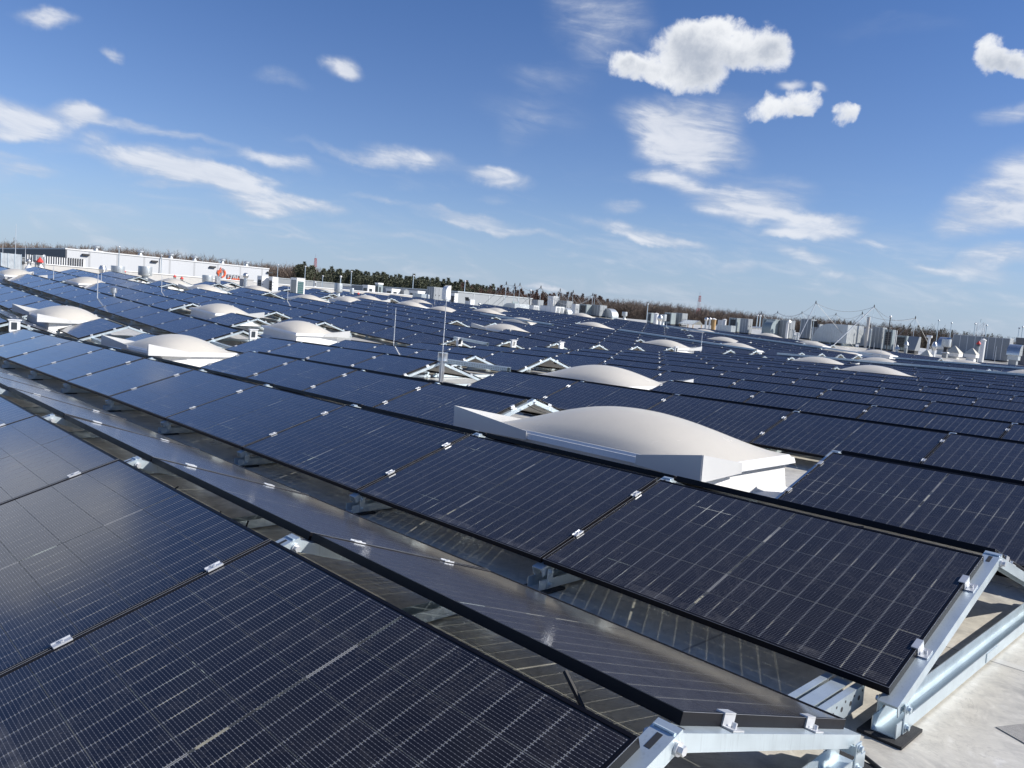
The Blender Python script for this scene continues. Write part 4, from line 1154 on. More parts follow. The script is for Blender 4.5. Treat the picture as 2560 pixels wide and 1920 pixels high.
        if kd == 'corrpipe':
            P(r, 'stack', lambda mb: mb.lathe((0, 0, 0), [(rd*(1 if i % 2 else .86), h*i/40) for i in range(41)], 16), m)
        elif kd == 'pipe_bent':
            P(r, 'stack', lambda mb: mb.tube([(0, 0, 0), (0, 0, h*.85), (rd*.35, -rd*.1, h*.96), (rd*1.0, -rd*.3, h)], rd*.55, 14), m)
        elif kd == 'tpipe':
            P(r, 'stack', lambda mb: mb.tube([(0, 0, 0), (0, 0, h*.86)], rd*.5, 14), m)
            P(r, 'tee', lambda mb: mb.tube([(-rd*1.0, 0, h*.9), (rd*1.0, 0, h*.9)], rd*.52, 14), m)
        else:
            P(r, 'stack', lambda mb: mb.lathe((0, 0, 0), [(rd*.92, 0), (rd*.92, h*.9)], 20), m)
            P(r, 'cap', lambda mb: mb.lathe((0, 0, 0), [(rd*1.1, h*.9), (rd*1.12, h*.93), (rd*.3, h*.99), (.01, h)], 20), M_CURB)
    elif kd == 'canopy':
        P(r, 'roof', lambda mb: [mb.obox((-du/2+du*i/12, -dv/2, h*.55+(.02 if i % 2 else 0)), (du/12, 0, 0), (0, dv*.62, h*.42), (0, -.01, .02)) for i in range(12)], M_GALVD)
        P(r, 'back_roof', lambda mb: mb.obox((-du/2, dv*.121, h*.975), (du, 0, 0), (0, dv*.38, -h*.42), (0, .01, .02)), M_GALVD)
        for x in (-1, 1):
            for y in (-1, 1): P(r, 'post', lambda mb: mb.box(x*du*.45-.03, x*du*.45+.03, y*dv*.42-.03, y*dv*.42+.03, 0, h*.56), M_RUST)
    elif kd == 'whitepipes':
        P(r, 'pipe', lambda mb: mb.tube([(-du*.6, 0, 0), (-du*.6, 0, h*.7), (-du*.45, 0, h*.85), (du*.6, dv*.1, h*.85)], .13, 12), M_WHITE)
    elif kd == 'vents':
        for x, y, q_ in ((-.3, 0, 1), (.05, -.2, .6), (.3, .1, .8)):
            P(r, 'vent_pipe', lambda mb: mb.lathe((x*du, y*dv, 0), [(.09, 0), (.09, h*q_*.8), (.14, h*q_*.82), (.14, h*q_)], 12), M_GALVD)
    elif kd == 'whitepost':
        for x in (-.09, .07): P(r, 'strip', lambda mb: mb.box(x, x+.06, -.03, .03, 0, h), M_WHITE)
    elif kd == 'louvre':
        P(r, 'hood', lambda mb: mb.prism([(-du/2, -dv/2-.35, h*.22), (-du/2, -dv/2-.33, h*.18), (-du/2, dv/2, h*.18), (-du/2, dv/2, h), (-du/2, dv*.05, h)], (du, 0, 0)), M_GREYP)
        P(r, 'mouth', lambda mb: mb.box(-du*.44, du*.44, -dv*.5-.2, dv*.4, 0, h*.17), M_DARK)
    elif kd == 'pyr':
        P(r, 'pyramid', lambda mb: mb.hexa([(-du/2, -dv/2, h*.3), (du/2, -dv/2, h*.3), (du/2, dv/2, h*.3), (-du/2, dv/2, h*.3)], [(-.04, -.04, h), (.04, -.04, h), (.04, .04, h), (-.04, .04, h)]), M_BEIGE)
        P(r, 'curb', lambda mb: mb.box(-du*.47, du*.47, -dv*.47, dv*.47, -.05, h*.3-.001), M_CURB)

up = None

# ------------------------------------------------------------------ near fittings
def ground_pt(u, v, dz=0): return Vector((u, v, (splace(u, v).translation).z+dz))
# vent pipe with rod in the gap of the fourth row
vp = ground_pt(-10.72, 9.02)
r = empty('vent_pipe', Matrix.Translation(vp), 'tall steel vent pipe with a drum cap in a gap between panels', 'vent pipe')
P(r, 'stack', lambda mb: mb.lathe((0, 0, 0), [(.05, 0), (.05, .40), (.054, .405), (.054, .425), (.05, .43), (.05, .64)], 24), M_STEEL)
P(r, 'cap', lambda mb: mb.lathe((0, 0, 0), [(.06, .60), (.096, .605), (.099, .615), (.096, .625), (.096, .75), (.099, .76), (.096, .775), (.082, .775), (.08, .755), (.01, .75)], 28), M_STEEL)
vp2 = ground_pt(-33.2, 9.9)
r = empty('vent_pipe', Matrix.Translation(vp2), 'slim steel vent pipe with a cap among panels at the left', 'vent pipe')
P(r, 'stack', lambda mb: mb.lathe((0, 0, 0), [(.065, 0), (.065, .62)], 20), M_STEEL)
P(r, 'cap', lambda mb: mb.lathe((0, 0, 0), [(.08, .60), (.125, .61), (.125, .80), (.08, .83), (.01, .84)], 20), M_STEEL)
RODS = [(-64.76, 12.05, 1.25, 3.16, 0.022, 'r'), (-59.71, 11.81, 1.25, 4.42, 0.022, 'r'), (-62.53, 12.97, 1.25, 3.09, 0.022, 'r'), (-45.62, 10.7, 0.74, 1.79, 0.022, 'r'), (-32.6, 9.13, 0.2, 1.55, 0.022, 'r'), (-46.98, 13.4, 0.8, 1.6, 0.022, 'r'), (-40.37, 14.33, 0.53, 1.77, 0.022, 'r'), (-37.89, 19.99, 0.43, 1.71, 0.022, 'r'), (-16.91, 12.23, -0.32, 1.26, 0.016, 'r'), (-47.81, 37.68, 0.86, 1.77, 0.022, 'r'), (-10.55, 8.87, -0.22, 1.62, 0.012, 'r'), (-37.04, 53.42, 0.43, 1.35, 0.022, 'r'), (-21.64, 34.87, -0.23, 1.11, 0.022, 'r'), (-27.61, 72.08, 0.06, 1.07, 0.022, 'r'), (-21.27, 57.38, -0.22, 1.21, 0.022, 'r'), (-19.2, 76.93, -0.29, 1.59, 0.022, 'r')]
for i, (u, v, z0, z1, rr, kd) in enumerate(RODS):
    lab = 'thin lightning rod standing among the panels, %s of %s from the left' % (nth(i), 'nineteen' if len(RODS) == 19 else str(len(RODS)))
    r = empty('lightning_rod', Matrix.Translation((u, v, z0)), lab, 'lightning rod', 'lightning rods')
    h = z1-z0
    P(r, 'mast', lambda mb: mb.tube([(0, 0, 0), (.004*h, -.003*h, h*.6), (-.002*h, .002*h, h)], [rr, rr*.8, rr*.5], 6), M_ALU)
    P(r, 'foot', lambda mb: mb.lathe((0, 0, -.02), [(.16, 0), (.16, .07), (.12, .09), (.01, .09)], 14), M_CONC)
# perforated cable trays
def tray(u0, u1, v, z, label, w=.10, h=.085, tilt=0.0):
    L = u1-u0
    M = splace(u0, v, z)
    mb = MB(); mb.box(0, L, -w/2, w/2, 0, .003); mb.box(0, L, -w/2, -w/2+.003, .003, h); mb.box(0, L, w/2-.003, w/2, .003, h); mb.box(0, L, -w/2-.004, w/2+.004, h, h+.003)
    n = min(int(L/.05), 60); st = L/max(n, 1)
    for i in range(n):
        x = st*(i+.5)
        for zz in (.022, .052): mb.box(x-.010, x+.010, -w/2-.0006, -w/2, zz, zz+.011, 1)
        for yy in (-.028, .012): mb.box(x-.010, x+.010, yy, yy+.014, h+.003, h+.0036, 1)
    o = ob('cable_tray', mb, mats=[M_GALV, M_DARK]); o.matrix_world = M
    return tag(o, label, 'cable tray', 'perforated cable trays')
ZT = H0+WS*ST-.005
tray(-11.5, -9.5, ROWV[3]+TW/2+.02, ZT-.02, 'perforated galvanised tray bridging the gap beside the vent pipe')
tray(-20.7, -18.9, ROWV[6]+TW/2, ZT, 'perforated tray bridging two panel blocks above the gable box')
tray(-20.7, -19.1, ROWV[2]+.35, .12, 'low perforated tray crossing the roof valley at left')
tray(-20.75, -19.1, ROWV[3]+.30, .12, 'low perforated tray below the left valley gable')
tray(-20.7, -19.1, ROWV[1]+.55, .12, 'low perforated tray behind the white inverter box')
tray(-30.2, -20.7, ROWV[14]+TW/2, ZT, 'long pale tray along a far ridge, left stretch', .22)
tray(-19.4, 4, ROWV[14]+TW/2, ZT, 'long pale tray along a far ridge, right stretch', .22)
tray(-38.5, -20.8, ROWV[20]+TW/2, ZT, 'farthest long pale tray, left stretch', .24)
tray(-19.4, 0, ROWV[20]+TW/2, ZT, 'farthest long pale tray, right stretch', .24)
tray(-37.5, -31, ROWV[12]+TW/2, ZT, 'pale tray on a ridge left of the big ribbed duct', .16)
o = None
# short open tray at the foot of the nearest gable
mb = MB(); w = .075
M = splace(-.16, 2.36, .055) @ Matrix.Rotation(R_(90), 4, 'Z')
mb.box(0, .42, -w, w, 0, .004); mb.box(0, .42, -w, -w+.004, .004, .085); mb.box(0, .42, w-.004, w, .004, .085)
mb.box(0, .42, -w, -w+.03, .085, .089); mb.box(0, .42, w-.03, w, .085, .089); mb.box(0, .42, -.03, .03, .083, .088)
for i in range(5):
    x = .05+i*.08; mb.tube([(x, -w-.0008, .045), (x, -w, .045)], .011, 8, 1); mb.tube([(x+.03, -w-.0008, .068), (x+.03, -w, .068)], .006, 8, 1)
o = ob('cable_tray', mb, mats=[M_GALV, M_DARK]); o.matrix_world = M
tag(o, 'short perforated cable duct at the foot of the nearest gable', 'cable tray', 'perforated cable trays')
# inverter / optimiser boxes hung in the valley gables
def box_at(u, v, z, label, s=.74):
    r = empty('inverter_box', splace(u, v, z), label, 'inverter box', 'white boxes on the gables')
    P(r, 'housing', lambda mb: (mb.box(-.06*s, .06*s, -.15*s, .15*s, -.20*s, .16*s), mb.box(-.09*s, .09*s, -.19*s, .19*s, .161*s, .185*s)), M_WHITE)
    P(r, 'window', lambda mb: mb.box(.0605*s, .068*s, -.10*s, .06*s, -.13*s, .10*s), M_GLASSW)
    P(r, 'bracket', lambda mb: (mb.box(-.03*s, .03*s, -.14*s, -.12*s, -.34*s, -.201*s), mb.box(-.03*s, .03*s, .12*s, .14*s, -.34*s, -.201*s)), M_GALV)
for i, (k, u) in enumerate(((1, -20.3), (3, -20.35), (6, -20.35), (7, -20.35), (8, -20.35), (11, -20.35))):
    box_at(u, ROWV[k]+TW/2+(.16 if k == 3 else -.05), ZT-.05, ['white inverter box at the left edge behind the nearest full row', 'white inverter box with hanging cables beside the left big dome',
           'white box on a gable beside the perforated tray', 'white box on the second gable of the middle line', 'white box on the third gable of the middle line', 'white box on a gable right of the middle line'][i])
# black cables
def cable(pts, label, r_=.0045, name='cable'):
    P_ = [Vector(p) for p in pts]; q = []
    for i in range(len(P_)-1):
        a = P_[max(i-1, 0)]; b = P_[i]; c = P_[i+1]; d = P_[min(i+2, len(P_)-1)]
        for t in np.linspace(0, 1, 7)[:-1]:
            q.append(.5*((2*b)+(c-a)*t+(2*a-5*b+4*c-d)*t*t+(3*b-a-3*c+d)*t**3))
    q.append(P_[-1]); mb = MB(); mb.tube(q, r_, 6)
    return tag(ob(name, mb, mats=M_CABLE), label, 'cable', 'black solar cables')
def tp(k, u, y, z): return splace(u, ROWV[k]) @ Vector((0, y, z))
RZ = H0+WS*ST
cable([tp(0, -2.62, RUN+.10, RZ-.06), tp(0, -2.66, RUN+.06, RZ-.22), tp(0, -2.55, RUN+.04, RZ-.32), tp(0, -2.42, RUN+.08, RZ-.24), tp(0, -2.40, RUN+.14, RZ-.06)], 'black cable loop hanging under the nearest ridge')
cable([tp(0, -3.75, RUN+.05, RZ-.1), tp(0, -3.6, RUN+.02, RZ-.2), tp(0, -3.4, RUN+.08, RZ-.16), tp(0, -3.3, RUN+.15, RZ-.08)], 'black cable beside the second ridge bracket of the nearest row')
cable([tp(0, -3.7, RUN+.10, RZ-.12), tp(0, -3.5, RUN+.12, RZ-.15), tp(0, -3.35, RUN+.05, RZ-.22)], 'short black cable crossing below the second ridge bracket')
cable([tp(0, -5.8, RUN+.05, RZ-.1), tp(0, -5.95, RUN+.05, RZ-.26), tp(0, -6.1, RUN+.1, RZ-.2), tp(0, -6.0, RUN+.14, RZ-.1), tp(0, -5.85, RUN+.1, RZ-.2)], 'coiled black cable under the ridge at the left edge')
cable([tp(0, -.35, RUN+.14, RZ-.02), tp(0, -.22, RUN+.12, RZ-.13), tp(0, -.12, RUN+.11, RZ-.28), tp(0, -.02, RUN+.2, RZ-.4)], 'black cable dropping from the nearest ridge end', .008)
cable([ground_pt(-.14, 2.5, .06), ground_pt(.02, 2.47, .02), ground_pt(.4, 2.3, .008), ground_pt(1.0, 2.12, .008), ground_pt(1.8, 2.0, .008)], 'black cable lying on the bare roof beside the nearest gable', .008)
cable([tp(2, -5.62, RUN-.1, RZ-.06), tp(2, -5.6, RUN+.12, RZ-.14), tp(2, -5.6, RUN+.5, RZ-.22), tp(2, -5.62, RUN+.75, RZ-.34)], 'black cables under the gable left of the big dome', .008)
cable([tp(3, -20.4, RUN+.2, RZ-.3), tp(3, -20.35, RUN+.1, RZ-.42), tp(3, -20.4, RUN-.1, RZ-.3), tp(3, -20.45, RUN+.3, RZ-.5), tp(3, -20.4, RUN+.45, RZ-.3)], 'tangle of cables below the inverter box by the left dome', .010)
cable([tp(1, -1.2, RUN+.05, RZ-.03), tp(1, -.9, RUN+.08, RZ-.06), tp(1, -.6, RUN+.12, RZ-.03)], 'thin black cable below the dome on the nearest full row', .006)
# felt patches lying on the bare roof
def patch(pts, label):
    mb = MB(); a = [ground_pt(u, v, .001) for u, v in pts]; mb.prism(a, (0, 0, .003))
    return tag(ob('roof_patch', mb, mats=M_PATCH), label, 'roof patch', 'dark felt patches')
patch([(.30, 3.17), (.62, 3.02), (.98, 3.62), (.62, 3.80)], 'dark felt patch right of the nearest base channel')
patch([(-.55, 3.35), (-.18, 3.22), (-.05, 3.62), (-.42, 3.74)], 'dark felt patch under the nearest gable')

# ------------------------------------------------------------------ parapet, striped screen
def wall(name, a, b, z0, z1, t, m, capm, label, cat='parapet'):
    a, b = Vector(a), Vector(b); d = (b-a).normalized(); n = Vector((-d.y, d.x, 0))*t
    r = empty(name, Matrix.Translation((0, 0, 0)), label, cat)
    P(r, 'wall', lambda mb: mb.hexa([(a.x, a.y, z0), (b.x, b.y, z0), (b.x+n.x, b.y+n.y, z0), (a.x+n.x, a.y+n.y, z0)], [(a.x, a.y, z1), (b.x, b.y, z1), (b.x+n.x, b.y+n.y, z1), (a.x+n.x, a.y+n.y, z1)]), m)
    e = n.normalized()*.06; d_ = d*.02
    P(r, 'coping', lambda mb: mb.hexa([tuple(p) for p in ((a.x-e.x-d_.x, a.y-e.y-d_.y, z1+.001), (b.x-e.x+d_.x, b.y-e.y+d_.y, z1+.001), (b.x+n.x+e.x+d_.x, b.y+n.y+e.y+d_.y, z1+.001), (a.x+n.x+e.x-d_.x, a.y+n.y+e.y-d_.y, z1+.001))],
        [tuple(p) for p in ((a.x-e.x-d_.x, a.y-e.y-d_.y, z1+.06), (b.x-e.x+d_.x, b.y-e.y+d_.y, z1+.06), (b.x+n.x+e.x+d_.x, b.y+n.y+e.y+d_.y, z1+.06), (a.x+n.x+e.x-d_.x, a.y+n.y+e.y-d_.y, z1+.06))]), capm)
    return r
wall('parapet', (-66, 6, 0), (-66, 52, 0), 1.0, 1.98, -.3, M_CONC, M_WHITE, 'pale parapet wall with a white coping along the far left roof edge')
r = empty('striped_screen', Matrix.Translation((-66.15, 0, 2.04)), 'white screen with black uprights on the parapet before the dark wall', 'screen')
P(r, 'white_panel', lambda mb: mb.box(-.05, .0, 13.75, 17.75, -.05, .56), M_WHITE)
def f(mb):
    for i in range(24):
        y = 13.8+i*.162; mb.box(.001, .05, y, y+(.055 if i < 17 else .085), -.055, .60)
P(r, 'upright', f, M_DARK)

# ------------------------------------------------------------------ the big hall with its sign, low building
HX = -150.0
def cladding(name, c1, dirt=.12, step=4.55, axis=1, off=0.0):
    m, nt, b, o = new_mat(name)
    g = nt.nodes.new('ShaderNodeNewGeometry'); sp = nt.nodes.new('ShaderNodeSeparateXYZ'); nt.links.new(g.outputs['Position'], sp.inputs[0])
    t = S(nt, sp.outputs[axis]); z = S(nt, sp.outputs[2])
    n = noise(nt, g.outputs['Position'], .12, 5, .6)
    j = (t+off).mod(step).lt(.34)
    rib = (t.mod(.5).lt(.06))*.06
    c = mixc(nt, n.step(.4, .75)*dirt+rib, c1, tuple(v*.6 for v in c1)); c = mixc(nt, j*.55, c, tuple(v*.55 for v in c1))
    setin(nt, b.inputs['Base Color'], c); b.inputs['Roughness'].default_value = .55
    return m
M_HALLW = cladding('white hall cladding', (.56, .575, .59)); M_HALLG = cladding('dark hall cladding', (.105, .11, .125), .15, 9.0, 0)
r = empty('exhibition_hall', Matrix.Translation((0, 0, 0)), 'long white and dark grey hall with an orange sign beyond the roof', 'building')
HY0, HY1, HT = 37.56, 74.4, 5.45
P(r, 'wall', lambda mb: mb.box(HX-90, HX, HY0+.05, HY1, -10, HT-.01), M_HALLW)
P(r, 'gable_wall', lambda mb: mb.box(HX-90, HX+.04, HY0-.2, HY0+.04, -10, HT-.01), M_HALLG)
P(r, 'roof_edge', lambda mb: mb.box(HX-90, HX+.1, HY0-.26, HY1+.1, HT, HT+.22), M_WHITE)
for i in range(4): P(r, 'rooflight', lambda mb: mb.prism([(HX-9-12*i, HY0+2, HT+.22), (HX-9-12*i, HY0+5, HT+.5), (HX-9-12*i, HY0+8, HT+.22)][::-1], (6, 0, 0)), M_WHITE)
def f(mb):
    for y in (43, 50.5, 56, 60.5, 66, 71): mb.lathe((HX-3, y, HT+.2), [(.5, 0), (.35, .35), (.25, .6), (.6, .75), (.6, .95), (.02, 1.15)], 10)
P(r, 'roof_vent', f, M_GALVD)
P(r, 'lamp', lambda mb: [mb.box(HX+.05, HX+.4, y-.55, y+.55, HT-.75, HT-.45) for y in (40.5, 52, 62.8, 74.6)], M_DARK)
def glyph(mb, strokes, y0, z0, h, w, x, t):
    cnt = 0
    for s in strokes:
        for (a, b), (c, d) in zip(s, s[1:]):
            cnt += 1; x += .006
            p = Vector((0, y0+a*w, z0+b*h)); q = Vector((0, y0+c*w, z0+d*h)); dd = (q-p).normalized(); nn = Vector((0, -dd.z, dd.y))*t/2
            p = p-dd*t*.35; q = q+dd*t*.35
            mb.prism([(x, *(p-nn).yz), (x, *(q-nn).yz), (x, *(q+nn).yz), (x, *(p+nn).yz)], (.12, 0, 0))
LET = {'P': [[(0, 0), (0, 1), (.62, 1), (.86, .9), (.9, .72), (.8, .52), (.6, .45), (0, .45)]], 'A': [[(0, 0), (.42, 1), (.58, 1), (1, 0)], [(.2, .33), (.8, .33)]],
       'R': [[(0, 0), (0, 1), (.62, 1), (.86, .9), (.9, .72), (.8, .52), (.6, .45), (0, .45)], [(.5, .45), (.95, 0)]], 'K': [[(0, 0), (0, 1)], [(.9, 1), (.05, .42)], [(.3, .58), (.95, 0)]]}
def split(strokes, lo):
    out_ = []
    for s in strokes:
        for (a, b), (c, d) in zip(s, s[1:]):
            if abs(d-b) < 1e-6:
                if (b < .48) == lo: out_.append([(a, b), (c, d)])
                continue
            cut = .48; t = (cut-b)/(d-b)
            if 0 < t < 1:
                m_p = (a+(c-a)*t, cut); lowpart, highpart = ((a, b), m_p), (m_p, (c, d))
                if b > d: lowpart, highpart = (m_p, (c, d)), ((a, b), m_p)
                out_.append(list(lowpart if lo else highpart))
            elif (max(b, d) <= cut+1e-6) == lo: out_.append([(a, b), (c, d)])
    return out_
EM_Y, EM_Z, EM_H = 64.60, 3.84, 1.75
LET_Y0, LET_STEP, LET_Z0, LET_H, LET_W = 65.92, 0.91, 2.60, 1.06, 0.73
sg = empty('wall_sign', Matrix.Translation((0, 0, 0)), 'orange and grey PARK sign with round striped emblem on the white hall', 'sign')
for i, ch in enumerate('PARK'):
    y = LET_Y0+i*LET_STEP
    for lo, m in ((True, M_ORANGE), (False, M_GREYS)): P(sg, 'letter', lambda mb: glyph(mb, split(LET[ch], lo), y, LET_Z0, LET_H, LET_W, HX+(.06 if lo else .13), .25), m)
def arcs(mb, rs, a0, a1, cy, cz, t):
    for rr in rs:
        n = 12; pts = [(cy+rr*math.cos(a0+(a1-a0)*i/n), cz+rr*1.08*math.sin(a0+(a1-a0)*i/n)) for i in range(n+1)]
        for kk, ((y0, z0), (y1, z1)) in enumerate(zip(pts, pts[1:])):
            HXk = HX+.006*(kk % 2)
            dd = Vector((0, y1-y0, z1-z0)).normalized(); nn = Vector((0, -dd.z, dd.y))*t/2; p, q = Vector((0, y0, z0)), Vector((0, y1, z1))
            mb.prism([(HXk+.06, *(p-nn).yz), (HXk+.06, *(q-nn).yz), (HXk+.06, *(q+nn).yz), (HXk+.06, *(p+nn).yz)], (.12, 0, 0))
P(sg, 'emblem', lambda mb: (arcs(mb, (.46*EM_H, .36*EM_H), -1.45, .75, EM_Y, EM_Z, .26*EM_H/5.2*1.4),
    glyph(mb, [[(.05, 0), (.42, 1.0)], [(.02, .30), (.0, .50)], [(-.08, .52), (.62, .66)], [(-.08, .40), (.5, .52)], [(-.05, .66), (.5, .76)]], EM_Y-.55*EM_H*.75, EM_Z-.45*EM_H, EM_H*1.05, EM_H*.75, HX+.075, .22*EM_H/5.2*1.4)), M_ORANGE)
P(sg, 'emblem_shade', lambda mb: (arcs(mb, (.50*EM_H, .40*EM_H), .78, 1.45, EM_Y, EM_Z, .24*EM_H/5.2),  # grey painted strokes, second colour of the emblem
    glyph(mb, [[(.30, .02), (.66, .93)], [(.46, .0), (.72, .62)]], EM_Y-.55*EM_H*.75, EM_Z-.45*EM_H, EM_H*1.05, EM_H*.75, HX+.08, .22*EM_H/5.2)), M_GREYS)
LOWB = [('grey_hall', 'low grey clad hall with a plain front behind the ribbed duct', -122, -92, 76.48, 92.47, -10.0, 3.34, 'g'), ('blue_grey_hall', 'long low blue grey hall at the foot of the red and white mast', -192, -152, 77.43, 97.95, -10.0, 3.86, 'g'), ('far_shed', 'pale low shed left of the grey hall', -132, -112, 80.65, 91.44, -10.0, 3.15, 'w')]
for (nm, lab, x0, x1, y0, y1, z0, z1, mk) in LOWB:
    m = {'g': M_GREYP, 'w': M_WHITE, 'd': M_DGREY, 'c': M_CONC}[mk]
    r = empty(nm, Matrix.Translation((0, 0, 0)), lab, 'building')
    P(r, 'wall', lambda mb: mb.box(x0, x1, y0, y1, z0, z1), m)
    P(r, 'roof_edge', lambda mb: mb.box(x0-.1, x1+.1, y0-.1, y1+.1, z1+.001, z1+.14), M_GALVD)
    def f(mb):
        n = max(3, int((y1-y0)/3))
        for i in range(1, n):
            y = y0+(y1-y0)*i/n; mb.box(x1+.001, x1+.04, y-.05, y+.05, max(z0, -1), z1-.02)
    P(r, 'panel_joint', f, M_GALVD)
    P(r, 'door', lambda mb: mb.box(x1+.001, x1+.06, y0+(y1-y0)*.72, y0+(y1-y0)*.80, 1.0, 1.0+(z1-1)*.7), M_GREYG)

# ------------------------------------------------------------------ guyed wire masts, lamp posts, lattice towers
def thin(name, pts, r_, m, n=5):
    mb = MB(); mb.tube(pts, r_, n); return mb.mesh(name, m)
MASTS = [((-61.08, 57.53, 4.1), (-61.08, 57.53, 1.3), [((-63.28, 55.93, 1.3), 0.018), ((-59.08, 58.73, 1.3), 0.018)]), ((-60.45, 58.2, 4.01), (-60.45, 58.2, 1.3), [((-62.65, 56.6, 1.3), 0.018), ((-58.45, 59.4, 1.3), 0.018)]), ((-60.79, 59.29, 4.12), (-60.79, 59.29, 1.3), [((-62.99, 57.69, 1.3), 0.018), ((-58.79, 60.49, 1.3), 0.018)]), ((-59.17, 60.92, 4.02), (-59.17, 60.92, 1.3), [((-61.37, 59.32, 1.3), 0.018), ((-57.17, 62.12, 1.27), 0.018)]), ((-61.74, 66.76, 4.03), (-61.74, 66.76, 1.31), [((-63.94, 65.16, 1.3), 0.018), ((-59.74, 67.96, 1.31), 0.018)]), ((-61.0, 67.45, 3.79), (-61.0, 67.45, 1.31), [((-63.2, 65.85, 1.31), 0.018), ((-59.0, 68.65, 1.31), 0.018)]), ((-60.63, 67.79, 3.97), (-60.63, 67.79, 1.31), [((-62.83, 66.19, 1.31), 0.018), ((-58.63, 68.99, 1.31), 0.018)]), ((-58.91, 69.3, 3.82), (-58.91, 69.3, 1.31), [((-61.11, 67.7, 1.31), 0.018), ((-56.91, 70.5, 1.27), 0.018)]), ((-59.38, 70.21, 3.77), (-59.38, 70.21, 1.31), [((-61.58, 68.61, 1.31), 0.018), ((-57.38, 71.41, 1.29), 0.018)]), ((-56.92, 104.6, 3.77), (-56.92, 104.6, 1.3), [((-59.12, 103.0, 1.34), 0.018), ((-54.92, 105.8, 1.22), 0.018)]), ((-54.99, 105.64, 4.0), (-54.99, 105.64, 1.22), [((-57.19, 104.04, 1.31), 0.018), ((-52.99, 106.84, 1.14), 0.018)]), ((-52.06, 107.14, 4.2), (-52.06, 107.14, 1.1), [((-54.26, 105.54, 1.19), 0.018), ((-50.06, 108.34, 1.02), 0.018)]), ((-36.77, 78.99, 4.61), (-36.77, 78.99, 0.44), [((-37.26, 76.85, 0.46), 0.035), ((-33.94, 82.92, 0.33), 0.02)]), ((-45.94, 104.5, 4.2), (-45.94, 104.5, 0.85), [((-48.14, 102.9, 0.94), 0.018), ((-43.94, 105.7, 0.76), 0.018)]), ((-36.47, 90.07, 4.13), (-36.47, 90.07, 0.44), [((-38.67, 88.47, 0.53), 0.018), ((-34.47, 91.27, 0.36), 0.018)]), ((-32.43, 83.07, 4.67), (-32.43, 83.07, 0.27), [((-34.08, 78.12, 0.33), 0.05), ((-38.78, 110.52, 0.56), 0.02)]), ((-31.4, 92.0, 4.02), (-31.4, 92.0, 0.23), [((-33.6, 90.4, 0.32), 0.018), ((-29.4, 93.2, 0.15), 0.018)])]
WIRES = [((-61.08, 57.53, 4.1), (-60.45, 58.2, 4.01), 0.15), ((-60.45, 58.2, 4.01), (-60.79, 59.29, 4.12), 0.1), ((-60.79, 59.29, 4.12), (-59.17, 60.92, 4.02), 0.5), ((-59.17, 60.92, 4.02), (-61.74, 66.76, 4.03), 1.2), ((-61.74, 66.76, 4.03), (-61.0, 67.45, 3.79), 0.3), ((-61.0, 67.45, 3.79), (-60.63, 67.79, 3.97), 0.2), ((-60.63, 67.79, 3.97), (-58.91, 69.3, 3.82), 0.4), ((-59.17, 60.92, 4.02), (-59.38, 70.21, 3.77), 1.5), ((-56.92, 104.6, 3.77), (-54.99, 105.64, 4.0), 0.4), ((-54.99, 105.64, 4.0), (-52.06, 107.14, 4.2), 0.5), ((-36.77, 78.99, 4.61), (-32.43, 83.07, 4.67), 0.7), ((-52.06, 107.14, 4.2), (-45.94, 104.5, 4.2), 0.5), ((-45.94, 104.5, 4.2), (-36.47, 90.07, 4.13), 0.6), ((-36.47, 90.07, 4.13), (-31.4, 92.0, 4.02), 0.5), ((-36.77, 78.99, 4.61), (-54.99, 105.64, 4.0), 1.0), ((-32.43, 83.07, 4.67), (-31.4, 92.0, 4.02), 0.8)]
POSTS = [(-142.33, 43.55, -10, 6.41, 0.07, 'p'), (-149.69, 53.14, -10, 5.94, 0.07, 'p'), (-141.56, 72.06, -10, 6.12, 0.07, 'p'), (-139.15, 76.6, -10, 6.28, 0.07, 'p'), (-128.84, 74.55, -10, 4.51, 0.07, 'p'), (-92.99, 56.59, 1.3, 3.81, 0.07, 'p'), (-134.68, 84.24, -10, 6.06, 0.07, 'p'), (-119.78, 88.4, -10, 6.01, 0.07, 'p'), (-106.11, 89.61, 1.33, 5.49, 0.07, 'p'), (-62.8, 62.96, 1.3, 3.62, 0.055, 'd'), (-88.59, 119.8, -10, 4.22, 0.07, 'p'), (-57.36, 104.36, 1.32, 3.27, 0.07, 'p'), (-59.43, 108.92, 1.35, 3.26, 0.07, 'p'), (-31.62, 85.54, 0.24, 3.73, 0.055, 'd'), (-51.47, 161.22, -10, 5.58, 0.07, 'p'), (-49.4, 161.88, -10, 5.29, 0.07, 'p'), (-45.72, 162.97, -10, 5.45, 0.07, 'p'), (-43.91, 163.48, -10, 5.3, 0.07, 'p'), (-38.99, 164.75, -10, 5.2, 0.07, 'p'), (-38.49, 164.87, -10, 5.46, 0.07, 'p')]
TOWERS = [(-295.0, 166.7, -10, 15.82, 3.0, 0.6, 'red and white lattice mast behind the white heat pumps', 7), (-179.4, 275.8, -10, 12.82, 2.6, 0.6, 'slim red and white lattice mast behind the corrugated canopy', 9), (-93.6, 336.5, -10, 10.54, 3.2, 2.6, 'grey lattice mast behind the long dark air unit', 2)]
def sag(a, b, s, n=10):
    a, b = Vector(a), Vector(b); return [a.lerp(b, i/n)-Vector((0, 0, s*4*(i/n)*(1-i/n))) for i in range(n+1)]
